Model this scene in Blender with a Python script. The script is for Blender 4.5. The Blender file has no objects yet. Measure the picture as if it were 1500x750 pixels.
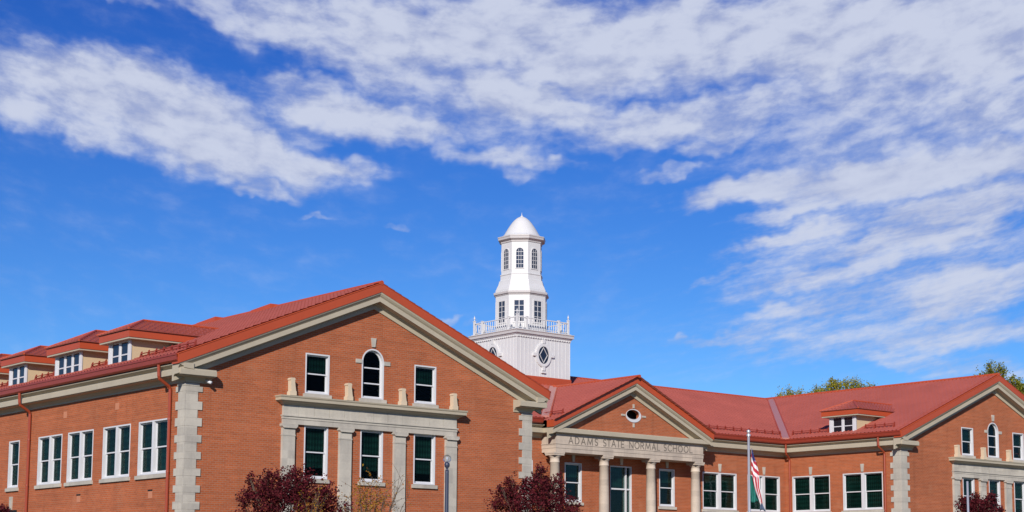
import bpy, bmesh, math, random
from mathutils import Vector, Matrix
from mathutils.geometry import tessellate_polygon
random.seed(7)
S = bpy.context.scene
C = S.collection
R = math.radians

# ------------------------------------------------------------------ camera
CAM = Vector((-29.8314, -55.0409, 1.6)); FPX = 2414.3
PITCH, YAW, ROLL = 0.122928, 0.693295, 0.006173
PPY = 178.5                      # principal point sits below the frame centre (shifted lens)
_F = Vector((math.sin(YAW)*math.cos(PITCH), math.cos(YAW)*math.cos(PITCH), math.sin(PITCH)))
_R = Vector((math.cos(YAW), -math.sin(YAW), 0)); _U = _R.cross(_F)
_R, _U = _R*math.cos(ROLL)+_U*math.sin(ROLL), _U*math.cos(ROLL)-_R*math.sin(ROLL)
cd = bpy.data.cameras.new('camera'); cam = bpy.data.objects.new('camera', cd); C.objects.link(cam)
cam.matrix_world = Matrix(((_R.x, _U.x, -_F.x, CAM.x), (_R.y, _U.y, -_F.y, CAM.y), (_R.z, _U.z, -_F.z, CAM.z), (0, 0, 0, 1)))
cd.sensor_width = 36; cd.lens = FPX*36/1500; cd.shift_y = PPY/1500; cd.clip_start = .5; cd.clip_end = 9000
S.camera = cam
S.render.resolution_x, S.render.resolution_y = 1024, 512
S.view_settings.view_transform = 'Standard'; S.view_settings.look = 'None'
S.view_settings.exposure = 0.25; S.view_settings.gamma = 1.0; S.view_settings.use_curve_mapping = False
S.cycles.max_bounces = 6; S.cycles.transparent_max_bounces = 12

# ------------------------------------------------------------------ sun
SUN = Vector((-1.12, -1.0, .72)).normalized()
sd = bpy.data.lights.new('sun', 'SUN'); sd.energy = 4.3; sd.angle = R(.5); sd.color = (1, .94, .86)
so = bpy.data.objects.new('sun', sd); C.objects.link(so); so.location = SUN*100
so.rotation_euler = SUN.to_track_quat('Z', 'Y').to_euler()

# ------------------------------------------------------------------ node helper
class N:
    def __init__(s, tree): s.t = tree
    def new(s, typ, **k):
        n = s.t.nodes.new(typ)
        for a, v in k.items(): setattr(n, a, v)
        return n
    def put(s, sock, v):
        if isinstance(v, bpy.types.NodeSocket): s.t.links.new(v, sock)
        else: sock.default_value = v
    def m(s, op, a, b=0.0, c=0.0, clamp=False):
        n = s.new('ShaderNodeMath', operation=op, use_clamp=clamp)
        for i, v in enumerate((a, b, c)): s.put(n.inputs[i], v)
        return n.outputs[0]
    def vm(s, op, a, b=None, out=0):
        n = s.new('ShaderNodeVectorMath', operation=op); s.put(n.inputs[0], a)
        if b is not None: s.put(n.inputs[1], b)
        return n.outputs[out]
    def comb(s, x, y, z=0.0):
        n = s.new('ShaderNodeCombineXYZ')
        for i, v in enumerate((x, y, z)): s.put(n.inputs[i], v)
        return n.outputs[0]
    def noise(s, vec, scale, detail=4, rough=.55, out=0):
        n = s.new('ShaderNodeTexNoise'); s.put(n.inputs['Vector'], vec)
        n.inputs['Scale'].default_value = scale; n.inputs['Detail'].default_value = detail; n.inputs['Roughness'].default_value = rough
        return n.outputs[out]
    def step(s, v, a, b, lo=0.0, hi=1.0, smooth=True):
        n = s.new('ShaderNodeMapRange', interpolation_type='SMOOTHSTEP' if smooth else 'LINEAR')
        for i, x in enumerate((v, a, b, lo, hi)): s.put(n.inputs[i], x)
        return n.outputs[0]
    def mix(s, f, a, b, mode='MIX'):
        n = s.new('ShaderNodeMix', data_type='RGBA', blend_type=mode)
        s.put(n.inputs[0], f)
        for i, v in ((6, a), (7, b)): s.put(n.inputs[i], v if isinstance(v, bpy.types.NodeSocket) else (*v[:3], 1))
        return n.outputs[2]

# ------------------------------------------------------------------ sky with a broken sheet of altocumulus
W = bpy.data.worlds.new('World'); S.world = W; W.use_nodes = True
wt = W.node_tree; wt.nodes.clear(); w = N(wt)
sky = w.new('ShaderNodeTexSky', sky_type='NISHITA'); sky.sun_disc = False
sky.sun_elevation = math.asin(SUN.z); sky.sun_rotation = math.atan2(SUN.x, SUN.y)
sky.altitude = 2300; sky.air_density = 1.0; sky.dust_density = .3; sky.ozone_density = 4.0
DEG = 180/math.pi
def azel(px, py):
    d = (_F*FPX+_R*(px-750)-_U*(py-375-PPY)).normalized()
    return (math.atan2(d.x, d.y)-YAW)*DEG, math.asin(d.z)*DEG
dirv = w.new('ShaderNodeTexCoord').outputs['Generated']
dirn = w.vm('NORMALIZE', dirv)
sx = w.new('ShaderNodeSeparateXYZ'); w.put(sx.inputs[0], dirn)
az0 = w.m('ARCTAN2', sx.outputs[0], sx.outputs[1])
az = w.m('MULTIPLY', w.m('SUBTRACT', az0, YAW), DEG)
el = w.m('MULTIPLY', w.m('ARCSINE', sx.outputs[2]), DEG)
P = w.comb(az, el)
# a slow warp so no patch of cloud has a clean edge
wp = w.noise(P, .55, 3, .6, 1)
warp = w.vm('MULTIPLY', w.vm('SUBTRACT', wp, (.5, .5, .5)), (3.0, 1.7, 0))
PW = w.vm('ADD', P, warp)
PATCH = [  # centre, half sizes, tilt (down to the right), weight
 (130,124,200,44,6,1.05),(50,150,110,34,9,.9),(230,180,180,40,15,1.1),(330,222,160,34,12,1.1),(440,236,120,22,3,1),(375,276,62,13,9,.85),(130,205,90,14,16,.6),
 (520,172,150,34,10,1.05),(430,125,80,22,5,.7),(610,197,80,20,5,.9),(560,128,70,22,5,.6),(470,245,90,16,2,.8),(40,120,80,20,2,.6),
 (330,12,110,26,12,.62),(450,45,140,50,14,.95),(590,55,160,62,8,1.15),(520,95,70,24,8,.8),(720,45,210,62,0,1.2),(750,140,110,44,15,1.15),(840,170,100,26,5,1.0),(860,90,150,62,0,1.2),
 (745,232,100,17,3,.85),(775,252,36,16,0,.55),(190,2,60,10,8,.4),
 (1010,60,200,72,0,1.15),(1210,50,200,80,0,1.2),(1420,50,200,85,0,1.2),(960,185,130,32,-6,1.0),(1080,165,150,36,-9,.85),(1290,130,200,50,0,.85),(1450,150,130,55,0,.95),(1050,205,80,16,-16,.7),
 (985,252,70,9,-12,.5),(1120,275,140,24,-9,1.1),(1290,262,190,36,-8,1.2),(1440,235,130,42,-5,1.15),(1210,300,150,16,-12,.9),(1420,300,170,34,-6,1.05),(1170,345,130,13,-12,.85),(1340,348,170,28,-9,1.0),
 (1240,398,190,20,-11,.8),(1420,420,170,40,-8,.95),(1070,490,110,11,-9,.6),(1210,445,150,20,-11,.72),(1400,485,160,30,-3,.75),(1300,525,130,18,6,.5),(1440,545,120,22,3,.55),(1080,400,120,9,-14,.5),
 (195,146,245,58,12,1.15),(320,214,200,46,12,1.2),(420,236,150,24,4,1.1),(590,105,130,46,8,.85),(140,190,140,30,14,.9),(50,142,140,42,6,.9),
 (1310,200,250,90,-6,.72),(1320,360,260,110,-9,.62),(720,120,240,90,5,.78),(1250,480,230,50,-6,.5),(430,190,80,20,8,.6),
 (650,465,36,7,0,.5),(462,318,30,6,8,.45),(590,340,24,4,4,.42),(700,478,26,5,0,.42)]
cov = None
for (px, py, rx, ry, tilt, amp) in PATCH:
    a0, e0 = azel(px, py); k = DEG/FPX
    mp = w.new('ShaderNodeMapping', vector_type='TEXTURE'); w.put(mp.inputs[0], PW)
    mp.inputs['Location'].default_value = (a0, e0, 0); mp.inputs['Rotation'].default_value = (0, 0, R(-tilt))
    mp.inputs['Scale'].default_value = (rx*k*1.25, ry*k*1.35, 1)
    f = w.step(w.vm('LENGTH', mp.outputs[0], out=1), 1.15, .25, 0, amp)
    cov = f if cov is None else w.m('SMOOTH_MAX', cov, f, .25)
# elsewhere round the horizon, out of the photograph, the sheet goes on
far = w.step(w.m('ABSOLUTE', az), 24, 40, 0, 1)
cov = w.m('MAXIMUM', cov, w.m('MULTIPLY', far, w.step(w.noise(P, .06, 2), .52, .75, 0, .6)))
# streaks: lines of constant t sag towards the middle of the view
t = w.m('SUBTRACT', el, w.m('MULTIPLY', w.m('MULTIPLY', az, az), .0062))
Q = w.comb(w.m('MULTIPLY', az, .42), t)
n_big = w.noise(w.vm('ADD', Q, w.vm('MULTIPLY', warp, (.25, .45, 0))), .62, 3, .55)
n_mid = w.noise(w.vm('ADD', w.comb(w.m('MULTIPLY', az, .5), t), w.vm('MULTIPLY', warp, (.12, .2, 0))), 1.45, 6, .56)
n_fine = w.noise(w.comb(w.m('MULTIPLY', az, .42), w.m('SUBTRACT', t, w.m('MULTIPLY', az, .06))), 5.5, 5, .6)
ts = w.m('SUBTRACT', el, w.m('MULTIPLY', az, .19))
n_str = w.noise(w.vm('ADD', w.comb(w.m('MULTIPLY', az, .16), w.m('MULTIPLY', ts, 1.0)), w.vm('MULTIPLY', warp, (.05, .16, 0))), 1.5, 6, .58)
low_r = w.m('MULTIPLY', w.step(el, 15.5, 12.0, 0, 1), w.step(az, 1, 6, 0, 1))
nmx = w.new('ShaderNodeMix', data_type='FLOAT'); w.put(nmx.inputs[0], w.m('MULTIPLY', low_r, .85)); w.put(nmx.inputs[2], n_mid); w.put(nmx.inputs[3], n_str); n_mid = nmx.outputs[0]
nn = w.m('ADD', w.m('ADD', w.m('MULTIPLY', n_big, .45), w.m('MULTIPLY', n_mid, .75)), w.m('MULTIPLY', n_fine, w.m('ADD', .12, w.m('MULTIPLY', low_r, .20))))
nn = w.m('SUBTRACT', nn, w.m('ADD', .64, w.m('MULTIPLY', low_r, .10)))
v = w.m('ADD', w.m('MULTIPLY', cov, 1.1), w.m('MULTIPLY', nn, w.m('ADD', 1.7, w.m('MULTIPLY', low_r, .5))))
dens = w.m('MULTIPLY', w.step(v, .07, 1.34), w.step(cov, .08, .40))
# thin veil around the sheet
veil = w.m('MULTIPLY', w.step(w.m('ADD', cov, w.m('MULTIPLY', nn, 1.2)), .1, .95), w.m('MULTIPLY', w.step(cov, .12, .5), .26))
dens = w.m('MAXIMUM', w.m('MULTIPLY', dens, .93), veil)
lum = w.step(w.m('ADD', w.m('ADD', n_mid, w.m('MULTIPLY', n_big, .5)), w.m('MULTIPLY', dens, .15)), .62, 1.02)
c_cloud = w.mix(lum, (.41, .46, .645), (.60, .645, .78))
hs = w.new('ShaderNodeHueSaturation'); w.put(hs.inputs['Color'], sky.outputs[0])
hs.inputs['Saturation'].default_value = 1.22; hs.inputs['Value'].default_value = 1.0; hs.inputs['Hue'].default_value = .507
SKY_STRENGTH = .1
tintf = w.step(el, 5, 20, smooth=False)
skyc = w.mix(1.0, hs.outputs[0], w.mix(tintf, (.76, .91, .95), (.45, .615, .96)), 'MULTIPLY')
cl = w.mix(1.0, c_cloud, (8.7, 8.7, 8.7), 'MULTIPLY')
up = w.step(el, -1, 3)
final = w.mix(w.m('MULTIPLY', dens, up), skyc, cl)
bg = w.new('ShaderNodeBackground'); w.put(bg.inputs[0], final); bg.inputs[1].default_value = SKY_STRENGTH
wt.links.new(bg.outputs[0], w.new('ShaderNodeOutputWorld').inputs[0])

# ------------------------------------------------------------------ materials
def mat(name, col, rough=.6, spec=.5, metal=0.0, fn=None):
    m = bpy.data.materials.new(name); m.use_nodes = True
    b = m.node_tree.nodes['Principled BSDF']; n = N(m.node_tree)
    b.inputs['Base Color'].default_value = (*col, 1); b.inputs['Roughness'].default_value = rough
    b.inputs['Specular IOR Level'].default_value = spec; b.inputs['Metallic'].default_value = metal
    if fn: fn(n, b)
    return m
def bump(n, b, h, strength, dist):
    bp = n.new('ShaderNodeBump'); bp.inputs['Strength'].default_value = strength; bp.inputs['Distance'].default_value = dist
    n.put(bp.inputs['Height'], h); n.put(b.inputs['Normal'], bp.outputs[0])
def pos(n): return n.new('ShaderNodeNewGeometry').outputs['Position']
def mottled(col, amt=.18, scale=1.2, fine=14, rough_bump=.2):
    def fn(n, b):
        p = pos(n); a = n.noise(p, scale, 4); c = n.noise(p, fine, 3)
        k = n.m('ADD', n.m('MULTIPLY', a, amt*1.6), n.m('MULTIPLY', c, amt*.7))
        k = n.m('ADD', k, 1-amt*1.15)
        n.put(b.inputs['Base Color'], n.mix(1.0, col, n.comb(k, k, k), 'MULTIPLY'))
        if rough_bump: bump(n, b, c, rough_bump, .01)
    return fn
def brick_fn(base):
    def fn(n, b):
        p = pos(n); s = n.new('ShaderNodeSeparateXYZ'); n.put(s.inputs[0], p)
        u = n.m('ADD', s.outputs[0], s.outputs[1]); vec = n.comb(u, s.outputs[2])
        bt = n.new('ShaderNodeTexBrick'); n.put(bt.inputs['Vector'], vec)
        bt.inputs['Scale'].default_value = 1; bt.inputs['Brick Width'].default_value = .225; bt.inputs['Row Height'].default_value = .0795
        bt.inputs['Mortar Size'].default_value = .0085; bt.inputs['Mortar Smooth'].default_value = .2; bt.inputs['Bias'].default_value = 0
        c1 = tuple(x*1.10 for x in base); c2 = (base[0]*.92, base[1]*.88, base[2]*.88)
        bt.inputs['Color1'].default_value = (*c1, 1); bt.inputs['Color2'].default_value = (*c2, 1)
        bt.inputs['Mortar'].default_value = (base[0]*.74+.04, base[1]*1.1+.07, base[2]*1.2+.075, 1)
        big = n.noise(p, .35, 4, .6); mid = n.noise(n.comb(n.m('MULTIPLY', u, .5), n.m('MULTIPLY', s.outputs[2], 3)), 1.6, 4, .6)
        streak = n.step(n.noise(n.comb(n.m('MULTIPLY', u, 2.2), n.m('MULTIPLY', s.outputs[2], .16)), 1.0, 4, .6), .52, .75, 0, -.16)
        course = n.noise(n.comb(n.m('MULTIPLY', u, .12), n.m('MULTIPLY', s.outputs[2], 9)), 1.0, 2, .5)
        k = n.m('ADD', n.m('MULTIPLY', big, .52), n.m('MULTIPLY', mid, .46)); k = n.m('ADD', n.m('ADD', k, n.m('MULTIPLY', course, .42)), n.m('ADD', streak, .30))
        c = n.mix(1.0, bt.outputs['Color'], n.comb(k, k, k), 'MULTIPLY')
        # lime bloom in patches
        bl = n.step(n.noise(p, .9, 5, .65), .54, .76, 0, .30)
        c = n.mix(bl, c, (base[0]*1.05+.05, base[1]*1.5+.07, base[2]*1.6+.07))
        n.put(b.inputs['Base Color'], c)
        bump(n, b, n.m('MULTIPLY', bt.outputs['Fac'], -1), .5, .008)
    return fn
BRICK = mat('brick', (.36, .11, .045), .85, .3, fn=brick_fn((.365, .091, .029)))
def stone_fn(col):
    def fn(n, b):
        p = pos(n); wn = n.new('ShaderNodeTexWhiteNoise'); cell = n.vm('FLOOR', n.vm('MULTIPLY', p, (1.35, 1.35, 3.17))); n.put(wn.inputs['Vector'], cell)
        a = n.noise(p, 1.1, 4); c = n.noise(p, 13, 3); run = n.noise(n.vm('MULTIPLY', p, (6, 6, .5)), 1, 3)
        k = n.m('ADD', n.m('ADD', n.m('MULTIPLY', a, .5), n.m('MULTIPLY', c, .2)), n.m('ADD', n.m('MULTIPLY', wn.outputs[0], .22), n.m('MULTIPLY', run, .26)))
        k = n.m('ADD', k, .40)
        n.put(b.inputs['Base Color'], n.mix(1.0, col, n.comb(k, k, n.m('ADD', n.m('MULTIPLY', k, .92), .07)), 'MULTIPLY')); bump(n, b, c, .3, .01)
    return fn
STONE = mat('limestone', (.42, .39, .35), .8, .3, fn=stone_fn((.42, .385, .33)))
STONE_WARM = mat('portico_stone', (.47, .38, .31), .8, .3, fn=stone_fn((.46, .385, .315)))
CREAM = mat('cornice_paint', (.43, .37, .25), .55, .4, fn=mottled((.405, .352, .262), .16, .8, 8, 0))
PEDEST = mat('pale_cast_stone', (.52, .42, .30), .8, .3, fn=mottled((.54, .44, .315), .15, 2))
STUCCO = mat('dormer_stucco', (.46, .35, .21), .85, .3, fn=mottled((.50, .385, .235), .12, 1.5, 30, .15))
WHITE = mat('white_paint', (.78, .78, .79), .45, .4, fn=mottled((.57, .57, .585), .07, 1.5, 10, 0))
def white_fn(n, b):
    p = pos(n); a = n.noise(p, .9, 4); run = n.noise(n.vm('MULTIPLY', p, (5, 5, .6)), 1, 4, .6)
    k = n.m('ADD', n.m('ADD', n.m('MULTIPLY', a, .12), n.m('MULTIPLY', run, .13)), .86)
    n.put(b.inputs['Base Color'], n.mix(1.0, (.60, .592, .588), n.comb(k, k, k), 'MULTIPLY'))
TOWER_WHITE = mat('tower_white', (.8, .8, .8), .5, .35, fn=white_fn)
TOWER_TRIM = mat('tower_trim', (.6, .55, .52), .5, .35, fn=mottled((.48, .45, .44), .1, 2, 9, 0))
DARK = mat('dark_void', (.012, .013, .015), .8, .2)  # near-black colour standing for unlit openings and hollows
BLIND = mat('roller_blind', (.02, .045, .042), .8, .2)
def blind_fn(n, b):
    p = pos(n); s = n.new('ShaderNodeSeparateXYZ'); n.put(s.inputs[0], p)
    u = n.m('ADD', s.outputs[0], s.outputs[1])
    k = n.m('MULTIPLY', n.step(n.m('SINE', n.m('MULTIPLY', u, 46)), -1, 1, .45, 1), n.step(n.m('SINE', n.m('MULTIPLY', s.outputs[2], 26)), -1, 1, .6, 1))
    k = n.m('MULTIPLY', k, n.step(n.noise(p, .8, 2), .3, .7, .6, 1.3))
    n.put(b.inputs['Base Color'], n.mix(1.0, (.030, .108, .088), n.comb(k, k, k), 'MULTIPLY'))
BLIND = mat('window_screen', (.03, .07, .06), .8, .2, fn=blind_fn)
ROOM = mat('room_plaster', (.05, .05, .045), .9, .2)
def roof_fn(n, b):
    p = pos(n); a = n.noise(p, .5, 4); c = n.noise(p, 6, 3)
    k = n.m('ADD', n.m('MULTIPLY', a, .42), n.m('ADD', n.m('MULTIPLY', c, .26), .66))
    n.put(b.inputs['Base Color'], n.mix(1.0, (.335, .083, .060), n.comb(k, k, k), 'MULTIPLY'))
    n.put(b.inputs['Roughness'], n.m('ADD', n.m('MULTIPLY', c, .2), .36))
ROOF = mat('red_roof_tile', (.33, .06, .05), .45, .5, fn=roof_fn)
VERGE = mat('red_sheet_metal', (.37, .065, .022), .45, .5, fn=mottled((.40, .064, .02), .16, .7, 6, 0))
GUTTER = mat('dark_red_gutter', (.22, .035, .018), .4, .5, fn=mottled((.25, .036, .018), .14, 1, 6, 0))
FLASH = mat('valley_flashing', (.45, .20, .17), .4, .5, .1)
PIPE = mat('downspout_red', (.27, .045, .018), .4, .5)
LETTER = mat('letter_dark', (.17, .145, .12), .85, .2)
STEEL = mat('pole_metal', (.62, .62, .64), .35, .5, .6)
POST = mat('dark_blue_post', (.035, .04, .07), .4, .5)
WOODB = mat('bark', (.09, .065, .05), .9, .2, fn=mottled((.1, .072, .055), .4, 6, 30, .4))
CABLE = mat('grey_plastic', (.3, .3, .3), .5, .4)
def glass(name, tint, fres=1.0):
    m = bpy.data.materials.new(name); m.use_nodes = True; n = N(m.node_tree); m.node_tree.nodes.clear()
    tr = n.new('ShaderNodeBsdfTransparent'); tr.inputs[0].default_value = (*tint, 1)
    gl = n.new('ShaderNodeBsdfGlossy'); gl.inputs['Roughness'].default_value = .03; gl.inputs[0].default_value = (.9, .95, 1, 1)
    f = n.new('ShaderNodeFresnel'); f.inputs[0].default_value = 1.5
    bp = n.new('ShaderNodeBump'); bp.inputs['Strength'].default_value = .12; bp.inputs['Distance'].default_value = .05
    n.put(bp.inputs['Height'], n.noise(pos(n), .9, 2)); n.put(gl.inputs['Normal'], bp.outputs[0])
    mx = n.new('ShaderNodeMixShader'); n.put(mx.inputs[0], n.m('MULTIPLY', f.outputs[0], fres)); n.put(mx.inputs[1], tr.outputs[0]); n.put(mx.inputs[2], gl.outputs[0])
    m.node_tree.links.new(mx.outputs[0], n.new('ShaderNodeOutputMaterial').inputs[0])
    return m
GLASS = glass('window_glass', (.58, .66, .65), .08)
GLOBE = glass('lamp_glass', (.95, .96, .97), .55)
def leafmat(name, dark, light, trans=.25):
    def fn(n, b):
        a = n.new('ShaderNodeAttribute'); a.attribute_name = 'tint'
        n.put(b.inputs['Base Color'], n.mix(a.outputs['Fac'], dark, light))
        tl = n.new('ShaderNodeBsdfTranslucent'); n.put(tl.inputs[0], n.mix(a.outputs['Fac'], dark, light))
        mx = n.new('ShaderNodeMixShader'); mx.inputs[0].default_value = trans
        n.put(mx.inputs[1], b.outputs[0]); n.put(mx.inputs[2], tl.outputs[0])
        out = [x for x in n.t.nodes if x.type == 'OUTPUT_MATERIAL'][0]; n.put(out.inputs[0], mx.outputs[0])
    return mat(name, light, .7, .10, fn=fn)
LEAF_RED = leafmat('purple_leaf', (.026, .005, .007), (.155, .020, .028))
LEAF_YEL = leafmat('yellow_leaf', (.30, .10, .02), (.42, .27, .03), .35)
LEAF_GRN = leafmat('green_leaf', (.19, .20, .028), (.52, .44, .05), .45)
LEAF_DRK = leafmat('dark_green_leaf', (.08, .11, .02), (.34, .32, .04), .35)

# ------------------------------------------------------------------ mesh builder
class MB:
    def __init__(s): s.v = []; s.f = []
    def add(s, vs, fs):
        o = len(s.v); s.v += [tuple(v) for v in vs]; s.f += [tuple(i+o for i in f) for f in fs]; return s
    def box(s, x0, x1, y0, y1, z0, z1):
        return s.add([(x0,y0,z0),(x1,y0,z0),(x1,y1,z0),(x0,y1,z0),(x0,y0,z1),(x1,y0,z1),(x1,y1,z1),(x0,y1,z1)],
                     [(0,3,2,1),(4,5,6,7),(0,1,5,4),(1,2,6,5),(2,3,7,6),(3,0,4,7)])
    def loft(s, rings, cap=True, closed=True):
        n = len(rings[0]); vs = [p for r in rings for p in r]; fs = []
        for i in range(len(rings)-1):
            for j in range(n if closed else n-1):
                k = (j+1) % n; fs.append((i*n+j, i*n+k, (i+1)*n+k, (i+1)*n+j))
        if cap: fs += [tuple(range(n-1, -1, -1)), tuple((len(rings)-1)*n+j for j in range(n))]
        return s.add(vs, fs)
    def lathe(s, cx, cy, prof, n=16, rot=0.0, cap=True):
        return s.loft([[(cx+r*math.cos(rot+2*math.pi*j/n), cy+r*math.sin(rot+2*math.pi*j/n), z) for j in range(n)] for r, z in prof], cap)
    def tube(s, pts, r, n=8):
        pts = [Vector(p) for p in pts]; rs = r if isinstance(r, (list, tuple)) else [r]*len(pts); rings = []; ref = None
        for i, p in enumerate(pts):
            d = (pts[min(i+1, len(pts)-1)]-pts[max(i-1, 0)]).normalized()
            if ref is None: ref = Vector((0, 0, 1)) if abs(d.z) < .9 else Vector((1, 0, 0))
            a = d.cross(ref).normalized(); b = d.cross(a); ref = -b if False else ref
            rings.append([p+(a*math.cos(2*math.pi*j/n)+b*math.sin(2*math.pi*j/n))*rs[i] for j in range(n)])
        return s.loft(rings)
    def sweep(s, path, prof):           # horizontal mitred sweep, profile (distance out, height)
        rings = []
        def nrm(a, b):
            dx, dy = b[0]-a[0], b[1]-a[1]; l = math.hypot(dx, dy); return (dy/l, -dx/l)
        for i, p in enumerate(path):
            if i == 0: m = nrm(p, path[1])
            elif i == len(path)-1: m = nrm(path[-2], p)
            else:
                a, b = nrm(path[i-1], p), nrm(p, path[i+1]); k = 1+a[0]*b[0]+a[1]*b[1]; m = ((a[0]+b[0])/k, (a[1]+b[1])/k)
            rings.append([(p[0]+m[0]*d, p[1]+m[1]*d, z) for d, z in prof])
        return s.loft(rings)
    def rake(s, xs, zf, y0, prof):      # raking sweep on a front face: profile (distance out, drop)
        return s.loft([[(x, y0-d, zf(x)+h) for d, h in prof] for x in xs])
    def ring(s, outer, inner, y0, y1):  # flat ring in XZ extruded in Y
        n = len(outer); vs = [(x, y, z) for y in (y0, y1) for loop in (outer, inner) for x, z in loop]; fs = []
        for j in range(n):
            k = (j+1) % n
            fs += [(j, k, n+k, n+j), (2*n+j, 3*n+j, 3*n+k, 2*n+k), (j, 2*n+j, 2*n+k, k), (n+j, n+k, 3*n+k, 3*n+j)]
        return s.add(vs, fs)
    def prism(s, pts, y0, y1):          # polygon in XZ extruded in Y
        n = len(pts); fs = [tuple(range(n)), tuple(range(2*n-1, n-1, -1))] + [(j, n+j, n+(j+1) % n, (j+1) % n) for j in range(n)]
        return s.add([(x, y0, z) for x, z in pts]+[(x, y1, z) for x, z in pts], fs)
    def wall(s, outline, holes, M, depth=.3):
        loops = [outline]+holes; flat = [Vector((u, 0, z)) for l in loops for u, z in l]
        tris = tessellate_polygon([[Vector((u, z, 0)) for u, z in l] for l in loops])
        s.add([M @ v for v in flat], [t for t in tris])
        for l in holes:
            n = len(l)
            s.add([M @ Vector((u, y, z)) for y in (0, depth) for u, z in l], [(j, (j+1) % n, n+(j+1) % n, n+j) for j in range(n)])
        return s
    def build(s, name, material, parent=None, smooth=False, M=None):
        me = bpy.data.meshes.new(name); me.from_pydata(s.v, [], s.f); me.materials.append(material)
        bm = bmesh.new(); bm.from_mesh(me); bmesh.ops.recalc_face_normals(bm, faces=bm.faces); bm.to_mesh(me); bm.free()
        if smooth: me.polygons.foreach_set('use_smooth', [True]*len(me.polygons))
        o = bpy.data.objects.new(name, me); C.objects.link(o); o.parent = parent
        if M is not None: o.matrix_local = M
        return o
def tag(o, label=None, cat=None, group=None, kind=None):
    for k, v in (('label', label), ('category', cat), ('group', group), ('kind', kind)):
        if v: o[k] = v
    return o
def thing(name, label, cat, loc=(0, 0, 0), group=None):
    o = bpy.data.objects.new(name, None); C.objects.link(o); o.location = loc; o.empty_display_size = .3
    return tag(o, label, cat, group)
def clone(o, parent=None, M=None):
    c = o.copy(); C.objects.link(c); c.parent = parent
    if M is not None: c.matrix_local = M
    for ch in o.children: clone(ch, c)
    return c
def place(x, y, z, face):               # 'front' faces -Y, 'side' faces -X
    return Matrix.Translation((x, y, z)) @ (Matrix.Rotation(R(-90), 4, 'Z') if face == 'side' else Matrix.Identity(4))

# ------------------------------------------------------------------ ground
def ground_fn(n, b):
    p = pos(n); a = n.noise(p, .15, 5); c = n.noise(p, 7, 4)
    n.put(b.inputs['Base Color'], n.mix(n.step(n.m('ADD', n.m('MULTIPLY', a, .6), n.m('MULTIPLY', c, .4)), .35, .65), (.075, .067, .032), (.15, .125, .065)))
g = MB().add([(-4000,-4000,0),(4000,-4000,0),(4000,4000,0),(-4000,4000,0)], [(0,1,2,3)]).build('ground', mat('lawn', (.08, .1, .035), .9, .2, fn=ground_fn))
tag(g, 'lawn in front of the brick school', kind='structure')
pv = MB().add([(-60,-22,.004),(100,-22,.004),(100,-18.5,.004),(-60,-18.5,.004)], [(0,1,2,3)])
pv.add([(29,-18.5,.008),(33,-18.5,.008),(33,5.5,.008),(29,5.5,.008)], [(0,1,2,3)])
tag(pv.build('path', mat('concrete', (.4, .38, .35), .85, .3, fn=mottled((.30, .285, .255), .2, .8))), 'concrete path across the lawn', kind='structure')

# ================================================================== the school
SCHOOL = thing('school_building', 'long red brick school with red tiled roofs, stone portico and two gabled wings', 'building', (0, 0, 0))
EAVE, SL = 9.93, .41
WL, WR, X2, Y2, YC = 17.0, 17.55, 44.517, .907, 9.25
X3 = X2+WR; CX = 31.03
def rng(a, b, n): return [a+(b-a)*i/(n-1) for i in range(n)]

# ---- window kinds (origin at the bottom middle of the opening; outside is -Y)
def rect_window(w_, h, lights=1, sill=True, key=False, blind=.75, mull=.16):
    T, D = .055, .20
    f = MB().box(-w_/2, -w_/2+T, -.012, D, 0, h).box(w_/2-T, w_/2, -.012, D, 0, h)
    f.box(-w_/2+T, w_/2-T, -.012, D, h-T, h).box(-w_/2+T, w_/2-T, -.012, D, 0, T)
    edges = []
    lw = (w_-2*T-(lights-1)*mull)/lights
    for i in range(lights):
        a = -w_/2+T+i*(lw+mull); edges.append((a, a+lw))
        if i: f.box(a-mull, a, -.010, D, T, h-T)
    win = f.build('window', WHITE, None)
    mid = T+(h-2*T)*.5
    for a, b in edges:
        for (z0, z1, y0, low) in ((mid-.025, h-T, .11, 0), (T, mid+.025, .15, 1)):
            st = .045; bt = .075 if low else .05
            s = MB().box(a, a+st, y0, y0+.038, z0, z1).box(b-st, b, y0, y0+.038, z0, z1).box(a+st, b-st, y0, y0+.038, z1-.05, z1).box(a+st, b-st, y0, y0+.038, z0, z0+bt)
            so_ = s.build('sash', WHITE, win)
            MB().box(a+st, b-st, y0+.014, y0+.02, z0+bt, z1-.05).build('pane', GLASS, win)
        if blind: MB().box(a+.01, b-.01, .205, .21, T+(h-2*T)*(1-blind), h-T).build('blind', BLIND, win)
    if sill: MB().prism([(-w_/2-.09, -.16), (w_/2+.09, -.16), (w_/2+.09, -.015), (-w_/2-.09, -.015)], -.085, .12).build('sill', STONE, win)
    if key: MB().prism([(-.07, h+.06), (.07, h+.06), (.115, h+.50), (-.115, h+.50)], -.05, .1).build('keystone', STONE, win)
    return win
def arch_pts(hw, h, n=14, inset=0):
    r = hw-inset; zs = h-hw
    return [(-r, inset), (r, inset)]+[(r*math.cos(math.pi*i/n), zs+r*math.sin(math.pi*i/n)) for i in range(n+1)]
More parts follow.
